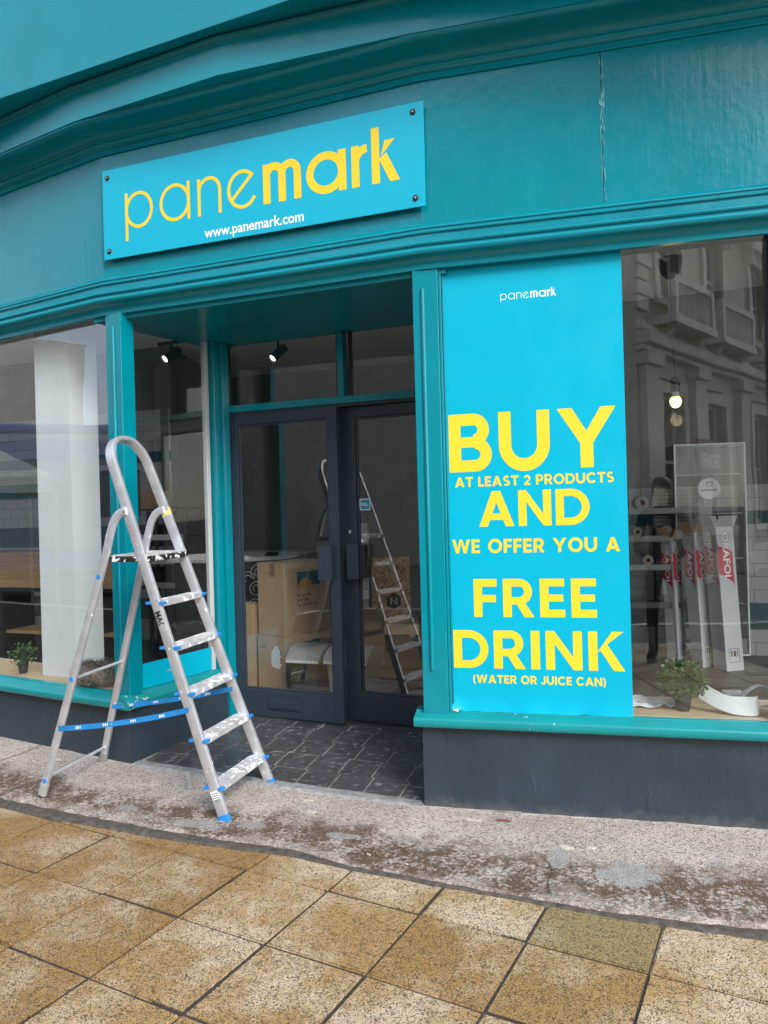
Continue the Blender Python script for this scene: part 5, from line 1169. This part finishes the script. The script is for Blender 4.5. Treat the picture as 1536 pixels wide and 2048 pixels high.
# twig on the apron
tw = thing('twig', 'short reddish twig on the concrete by the right plinth', 'twig', loc=(.53, 3.56, .015)); mb = MB(); mb.tube([Vector((.49, 3.572, apron_z(.49, 3.572)+.010)), Vector((.53, 3.563, apron_z(.53, 3.563)+.011)), Vector((.565, 3.553, apron_z(.565, 3.553)+.010))], [.003, .005, .003], 6); mb.build('stick', plain('reddish_bark', (.22, .08, .045), .8), tw)
mb = MB(); mb.tube([Vector((.535, 3.562, apron_z(.53, 3.563)+.012)), Vector((.55, 3.572, apron_z(.55, 3.57)+.014))], [.0025, .0012], 5); mb.build('side_shoot', 'joint', tw)

# ================================================================== THE STREET BEHIND THE CAMERA (seen in the glass)
def sash_window(fr, u, z0, z1, w_, par, ped=True, surround='stone_lt'):
    mb = MB(); mb.box(fr, u-w_/2, u+w_/2, -.22, -.20, z0, z1); wn = mb.build('window', 'far_glass', par, smooth=0)
    mb = MB(); zm = (z0+z1)/2
    for (a, b, c, d) in ((u-w_/2, u-w_/2+.06, z0, z1), (u+w_/2-.06, u+w_/2, z0, z1), (u-w_/2+.06, u+w_/2-.06, z0, z0+.08), (u-w_/2+.06, u+w_/2-.06, z1-.06, z1), (u-w_/2+.06, u+w_/2-.06, zm-.03, zm+.03), (u-.02, u+.02, z0+.08, zm-.03)): mb.box(fr, a, b, -.199, -.16, c, d)
    mb.build('sash', 'sash', wn, smooth=0)
    mb = MB(); mb.box(fr, u-w_/2-.20, u-w_/2, -.20, .06, z0, z1); mb.box(fr, u+w_/2, u+w_/2+.20, -.20, .06, z0, z1); mb.box(fr, u-w_/2-.20, u+w_/2+.20, -.20, .06, z1, z1+.22); mb.box(fr, u-w_/2-.26, u+w_/2+.26, -.2, .12, z0-.14, z0); mb.build('surround', surround, wn, smooth=0)
    if ped:
        mb = MB(); mb.box(fr, u-w_/2-.34, u+w_/2+.34, -.1, .26, z1+.22, z1+.32)
        mb.prism([fr.p(u-w_/2-.36, .28, z1+.32), fr.p(u+w_/2+.36, .28, z1+.32), fr.p(u, .28, z1+.78)], fr.n*-.36); mb.build('pediment', surround, wn, smooth=0)
        mb = MB()
        for s_ in (-1, 1): mb.box(fr, u+s_*(w_/2+.12)-.07, u+s_*(w_/2+.12)+.07, .0605, .20, z1-.12, z1+.219)
        mb.build('bracket', surround, wn, smooth=0)
def balcony(fr, u, z, w_, par):
    mb = MB(); mb.box(fr, u-w_/2, u+w_/2, -.02, .55, z, z+.14); mb.box(fr, u-w_/2+.04, u+w_/2-.04, .40, .52, z+.74, z+.86); mb.box(fr, u-w_/2+.04, u-w_/2+.20, .38, .53, z+.141, z+.739); mb.box(fr, u+w_/2-.20, u+w_/2-.04, .38, .53, z+.141, z+.739)
    b = mb.build('balcony', 'stone_lt', par, smooth=0); mb = MB(); n = int((w_-.5)/.16)
    for k in range(n): mb.lathe(fr.p(u-w_/2+.28+k*.16, .46, z+.141), [(.045, 0), (.03, .06), (.055, .22), (.03, .42), (.045, .597)], 8)
    mb.build('balusters', 'stone_lt', b); mb = MB()
    for s_ in (-1, 1): mb.prism([fr.p(u+s_*w_*.36-.09, 0, z-.02), fr.p(u+s_*w_*.36-.09, .42, z-.02), fr.p(u+s_*w_*.36-.09, .30, z-.22), fr.p(u+s_*w_*.36-.09, 0, z-.55)], fr.e*.18)
    mb.build('corbel', 'stone', b, smooth=0)
def stone_house(name, label, fr, L, depth, H_, bays, ground='cols', sign=None, mat='stone'):
    b = thing(name, label, 'building', loc=tuple(fr.p(L/2, -depth/2, -.12)))
    mb = MB(); w_ = 1.05
    # wall with real openings: piers between windows and bands above/below
    def rowwall(z0, z1, ops):
        xs = 0
        for u in bays:
            mb.box(fr, xs, u-w_/2, -.45, 0, z0, z1); xs = u+w_/2
        mb.box(fr, xs, L, -.45, 0, z0, z1)
    rowwall(5.2, 7.2, 1); rowwall(8.05, 9.35, 1); rowwall(.5, 3.9, 1)
    for z0, z1 in ((-.12, .5), (3.9, 5.2), (7.2, 8.05), (9.35, H_)): mb.box(fr, 0, L, -.45, 0, z0, z1)
    mb.box(fr, 0, L, -depth, -.46, -.12, H_-.01); mb.build('wall', mat, b, smooth=0)
    for z, p, h in ((4.35, .30, .22), (4.60, .16, .12), (7.62, .22, .16), (9.5, .45, .2), (9.72, .6, .14)):
        mb = MB(); mb.box(fr, -.05, L+.05, .0005, p, z, z+h); mb.box(fr, -.05, L+.05, .0005, p*.6, z-.1, z-.001); mb.build('string_course', 'stone_lt', b, bevel=.03, smooth=0)
    mb = MB()
    for k in range(int(L/.5)): mb.box(fr, k*.5+.1, k*.5+.3, .0005, .38, 9.28, 9.385)
    mb.build('dentils', 'stone_lt', b, smooth=0)
    for u in bays:
        sash_window(fr, u, 5.35, 7.2, w_, b); sash_window(fr, u, 8.1, 9.2, w_*.9, b, False); sash_window(fr, u, 1.0, 3.6, w_, b, False, 'stone'); balcony(fr, u, 4.74, 2.0, b)
    edges = [0.35]+[(x+y)/2 for x, y in zip(bays, bays[1:])]+[L-.35]
    for u in edges:
        mb = MB(); mb.box(fr, u-.28, u+.28, .0005, .16, .4, 4.0); mb.box(fr, u-.36, u+.36, .0005, .22, -.12, .399); mb.box(fr, u-.36, u+.36, .0005, .24, 4.0, 4.24); p_ = mb.build('pilaster', 'stone', b, bevel=.02, smooth=0)
    for k in range(17):       # quoins on both ends
        for ue in (0, 1):
            wq = .62 if k % 2 else .42; mb = MB(); mb.box(fr, 0 if ue == 0 else L-wq, wq if ue == 0 else L, .001, .07, 4.98+k*.265, 4.98+k*.265+.24); mb.build('quoin', 'stone_lt', b, bevel=.02, smooth=0, seg=1)
    mb = MB(); mb.prism([fr.p(-.1, .3, H_), fr.p(-.1, -depth, H_), fr.p(-.1, -depth/2, H_+.35)], fr.e*(L+.2)); rf = mb.build('roof', 'slate_roof', b, smooth=0)
    for u in (L*.25, L*.75): mb = MB(); mb.box(fr, u-.5, u+.5, -depth/2-.4, -depth/2+.4, H_+.1, H_+1.0); mb.build('chimney', 'stone_dk', rf, smooth=0)
    return b
FH = Fr((3.55, -20.2), 105.7); LH = 14.2
h1 = stone_house('stone_townhouse', 'sooty classical stone building with pedimented windows and balconies, mirrored in the right window', FH, LH, 8.5, 9.9, [1.6, 4.5, 7.4, 10.3, 12.7])
# hanging fascia board with white letters on the ground floor
hs_ = thing('drapers_sign', 'dark shop board with white lettering on the stone building across the street', 'sign', loc=tuple(FH.p(11.5, .3, 2.0)))
mb = MB(); mb.box(FH, 10.9, 12.1, .20, .28, 1.95, 2.75); mb.build('panel', 'ink', hs_, smooth=0); font_text('lettering', "THE DRAPER'S", FH.p(11.0, .285, 2.2), FH.e*1.0, up*.3, FH.n, 'white_print', hs_, .0)
FG = Fr((-26.5, -4.5), -47); stone_house('stone_terrace', 'pale stone terrace across the junction, mirrored in the doors', FG, 20, 8, 9.9, [1.6, 4.4, 7.2, 10.0, 12.8, 15.6, 18.4], mat='stone')
FI = Fr((-42, 26), -92); stone_house('stone_terrace', 'far stone terrace down the street, mirrored in the left window', FI, 26, 8, 9.9, [1.6, 4.6, 7.6, 10.6, 13.6, 16.6, 19.6, 22.6], mat='stone_lt')
# coach in the street on the left
FB = Fr((-17.0, 8.2), -78); cbx = thing('coach', 'blue banded grey coach in the road, mirrored in the left window', 'coach', loc=tuple(FB.p(5, -1.2, -.13)))
mb = MB(); mb.box(FB, 0, 10.5, -2.5, 0, .35, 3.3); mb.build('body', 'bus_white', cbx, bevel=.18, smooth=40, seg=4)
mb = MB(); mb.box(FB, -.004, 10.504, -2.504, .004, 2.75, 3.12); mb.box(FB, -.004, 10.504, -2.504, .004, .55, .95); mb.build('blue_band', 'bus_blue', cbx, smooth=0)
mb = MB(); mb.box(FB, .15, 10.35, -2.35, -.15, 3.30, 3.50); mb.build('roof_pod', 'bus_blue', cbx, bevel=.08, smooth=40)
for k in range(6): mb = MB(); mb.box(FB, .35+k*1.65, 1.85+k*1.65, .001, .012, 1.55, 2.65); mb.build('window', 'far_glass', cbx, bevel=.004, smooth=0)
mb = MB(); mb.box(FB, 10.50, 10.52, -2.3, -.2, 1.35, 2.95); mb.build('windscreen', 'far_glass', cbx, bevel=.004, smooth=0)
for u in (1.8, 8.2):
    for d in (-.02, -2.18):
        mb = MB(); mb.lathe(FB.p(u, d-.3, .36), [(.2, 0), (.44, .0), (.48, .05), (.48, .27), (.44, .32), (.2, .32)], 24, FB.n); wh = mb.build('wheel', 'tyre', cbx); mb = MB(); mb.lathe(FB.p(u, d-.28, .36), [(.05, 0), (.26, .01), (.26, .32), (.05, .33)], 18, FB.n); mb.build('rim', 'pole', wh)
for d in (-.45, -2.05): mb = MB(); mb.lathe(FB.p(10.5, d, .78), [(.12, 0), (.11, .03), (0, .035)], 14, FB.e); mb.build('headlight', 'white_plastic', cbx)
# no-entry sign
ne = thing('no_entry_sign', 'round red no-entry sign on a grey post, mirrored in the left door', 'road sign', loc=(-13.5, -7.6, -.13)); nz = Vector((.71, .71, 0)); nx = Vector((-.71, .71, 0)); sp = Vector((-13.5, -7.6, 0))
mb = MB(); mb.tube([sp+up*-.13, sp+up*2.95], .04, 12); mb.build('post', 'pole', ne)
mb = MB(); mb.lathe(sp+nz*.05+up*2.45, [(.30, 0), (.30, .012), (0, .012)], 36, nz); dsc = mb.build('disc', plain('red_sign_face', (.5, .01, .015), .4, var=.02), ne)
mb = MB(); c_ = sp+nz*.0635+up*2.45; mb.add([c_-nx*.21-up*.045, c_+nx*.21-up*.045, c_+nx*.21+up*.045, c_-nx*.21+up*.045], [(0, 1, 2, 3)]); mb.build('white_bar', 'white_print', dsc, smooth=0)
# street lamps
for (x, y, lb) in ((-20.0, -2.0, 'tall grey street lamp left of the coach'), (-9.5, -16.0, 'tall grey street lamp before the stone terrace')):
    sl = thing('street_lamp', lb, 'street lamp', 'street lamps along the road', loc=(x, y, -.13)); p = Vector((x, y, -.13)); mb = MB(); mb.tube([p, p+up*1.2], .09, 12); mb.tube([p+up*1.2, p+up*6.4, p+up*7.0+Vector((.25, .1, 0)), p+up*7.2+Vector((1.2, .4, 0))], [.06, .05, .045, .04], 10); mb.build('column', 'pole', sl); mb = MB(); q = p+up*7.18+Vector((1.2, .4, 0)); mb.tube([q, q+Vector((.35, .12, .02)), q+Vector((.7, .24, .0))], [.05, .11, .06], 10); mb.build('lantern', 'grey_plastic', sl)
# market canopy
cn = thing('market_gazebo', 'grey peaked market gazebo on thin legs beyond the left window reflection', 'gazebo', loc=(-9.5, 6.2, 0)); g0 = Vector((-9.2, 7.0, -.12)); ga_ = Vector((-.1, -3, 0)); gb_ = Vector((-3, .1, 0))
mb = MB()
for s_ in (0, 1):
    for t_ in (0, 1): mb.tube([g0+ga_*s_+gb_*t_, g0+ga_*s_+gb_*t_+up*2.3], .025, 8)
mb.build('leg', 'pole', cn); mb = MB(); cc = [g0+up*2.3, g0+ga_+up*2.3, g0+ga_+gb_+up*2.3, g0+gb_+up*2.3]; ap = g0+(ga_+gb_)/2+up*3.3
mb.add(cc+[ap]+[p-up*.25 for p in cc], [(0, 1, 4), (1, 2, 4), (2, 3, 4), (3, 0, 4), (0, 1, 6, 5), (1, 2, 7, 6), (2, 3, 8, 7), (3, 0, 5, 8)]); o = mb.build('canopy', 'grey_plastic', cn, smooth=0); o.modifiers.new('t', 'SOLIDIFY').thickness = .01
# ---- passer-by standing beside the photographer, seen only as a reflection in the right window
pe = thing('person', 'person in dark clothes holding a phone at waist height, mirrored in the right window', 'person', loc=(.86, -.15, 0))
def skin_body(name, verts, edges, radii, mat, parent, sub=2, root=0):
    me = bpy.data.meshes.new(name); me.from_pydata([tuple(v) for v in verts], edges, []); o = bpy.data.objects.new(name, me); COL.objects.link(o); set_parent(o, parent)
    me.materials.append(M[mat] if isinstance(mat, str) else mat); sk = o.modifiers.new('skin', 'SKIN'); sk.use_smooth_shade = True
    for i, r in enumerate(radii): v = me.skin_vertices[0].data[i]; v.radius = r if isinstance(r, tuple) else (r, r); v.use_root = (i == root)
    sb_ = o.modifiers.new('sub', 'SUBSURF'); sb_.levels = sub; sb_.render_levels = sub; return o
BP = Vector((.86, -.15, 0)); yaw = R_(8)
def bp(x, y, z): return (BP.x+x*math.cos(yaw)-y*math.sin(yaw), BP.y+x*math.sin(yaw)+y*math.cos(yaw), z)   # person faces +y
M['skin'] = plain('skin', (.50, .30, .22), .5, var=.05); M['cloth'] = plain('dark_cloth', (.018, .019, .022), .85, var=.2); M['hair'] = plain('dark_hair', (.03, .02, .015), .6)
V = [bp(0, 0, .95), bp(0, 0, 1.12), bp(0, -.01, 1.30), bp(0, -.01, 1.42), bp(0, 0, 1.50),
     bp(-.09, 0, .90), bp(-.11, .02, .50), bp(-.12, -.01, .10), bp(-.12, .13, .035),
     bp(.09, 0, .90), bp(.12, .03, .50), bp(.13, .0, .10), bp(.14, .14, .035),
     bp(-.19, -.01, 1.40), bp(-.25, -.04, 1.12), bp(-.17, .18, 1.02),
     bp(.19, -.01, 1.40), bp(.25, -.04, 1.12), bp(.15, .20, 1.00)]
Eg = [(0, 1), (1, 2), (2, 3), (3, 4), (0, 5), (5, 6), (6, 7), (7, 8), (0, 9), (9, 10), (10, 11), (11, 12), (3, 13), (13, 14), (14, 15), (3, 16), (16, 17), (17, 18)]
Rd = [(.15, .11), (.135, .10), (.155, .11), (.11, .08), .055, .095, .062, .045, .04, .095, .062, .045, .04, .062, .048, .036, .062, .048, .036]
skin_body('clothed_body', V, Eg, Rd, 'cloth', pe)
hd = [bp(0, 0, 1.48), bp(0, .005, 1.56), bp(0, .015, 1.63), bp(0, .01, 1.70), bp(0, .095, 1.62)]
skin_body('head', hd, [(0, 1), (1, 2), (2, 3), (2, 4)], [.05, .062, (.075, .092), (.068, .085), .014], 'skin', pe)
mb = MB(); mb.lathe(bp(0, -.012, 1.615), [(.088, 0), (.096, .03), (.094, .075), (.078, .115), (.045, .138), (0, .145)], 18); mb.build('hair', 'hair', pe)
for sx in (-1, 1):
    mb = MB(); mb.lathe(bp(.031*sx, .083, 1.635), [(.0, -.011), (.008, -.007), (.011, 0), (.008, .007), (0, .011)], 10); mb.build('eye', 'white_plastic', pe)
    mb = MB(); mb.lathe(bp(.088*sx, .0, 1.60), [(.0, -.03), (.012, -.02), (.016, 0), (.012, .02), (0, .03)], 10); mb.build('ear', 'skin', pe)
mb = MB(); mb.tube([bp(-.024, .088, 1.565), bp(0, .096, 1.563), bp(.024, .088, 1.565)], [.003, .006, .003], 8); mb.build('mouth', plain('lips', (.4, .16, .14), .5), pe)
def hand(wr, fwd, side, upv, thumb):
    wr = Vector(wr); f = Vector(fwd).normalized(); s = Vector(side).normalized(); u_ = Vector(upv).normalized(); vs = [wr-f*.03, wr+f*.02, wr+f*.065]; ed = [(0, 1), (1, 2)]; rd = [.028, (.034, .020), (.038, .019)]
    for k, (off_, L) in enumerate(((-.030, .070), (-.010, .080), (.010, .076), (.028, .060))):
        b0 = len(vs); vs += [wr+f*.075+s*off_, wr+f*(.075+L*.45)+s*off_*1.05-u_*.010, wr+f*(.075+L*.72)+s*off_-u_*.032]; ed += [(2, b0), (b0, b0+1), (b0+1, b0+2)]; rd += [.0095, .009, .0075]
    b0 = len(vs); vs += [wr+f*.03+s*thumb*.040, wr+f*.065+s*thumb*.055+u_*.008]; ed += [(1, b0), (b0, b0+1)]; rd += [.012, .009]
    return skin_body('hand', vs, ed, rd, 'skin', pe, 1)
fw_ = Vector(bp(0, 1, 0))-Vector(bp(0, 0, 0)); rt_ = Vector(bp(1, 0, 0))-Vector(bp(0, 0, 0))
hand(bp(-.165, .20, 1.015), fw_*.8+rt_*.5, rt_, up, 1); hand(bp(.145, .22, .995), fw_*.8-rt_*.4, rt_, up, -1)
ph = thing('phone', 'black phone held by the mirrored passer-by', 'phone', loc=bp(-.06, .30, 1.0)); mb = MB(); c_ = Vector(bp(-.075, .285, 1.035)); mb.hexa([c_+rt_*a+fw_*b+up*c for a, b, c in ((-.036, -.07, -.025), (.036, -.07, -.025), (.036, -.066, -.033), (-.036, -.066, -.033), (-.036, .07, .02), (.036, .07, .02), (.036, .074, .012), (-.036, .074, .012))]); mb.build('case', 'black', ph, bevel=.003, smooth=0); mb = MB(); mb.add([c_+rt_*a+fw_*b+up*c for a, b, c in ((-.031, -.06, -.0205), (.031, -.06, -.0205), (.031, .06, .0182), (-.031, .06, .0182))], [(0, 1, 2, 3)]); mb.build('screen', 'far_glass', ph, smooth=0)
for sx in (-.12, .14):
    mb = MB(); mb.lathe(bp(sx, .05, .002), [(.045, 0), (.05, .012), (.045, .03)], 14); o = mb.build('shoe_sole', 'black', pe)
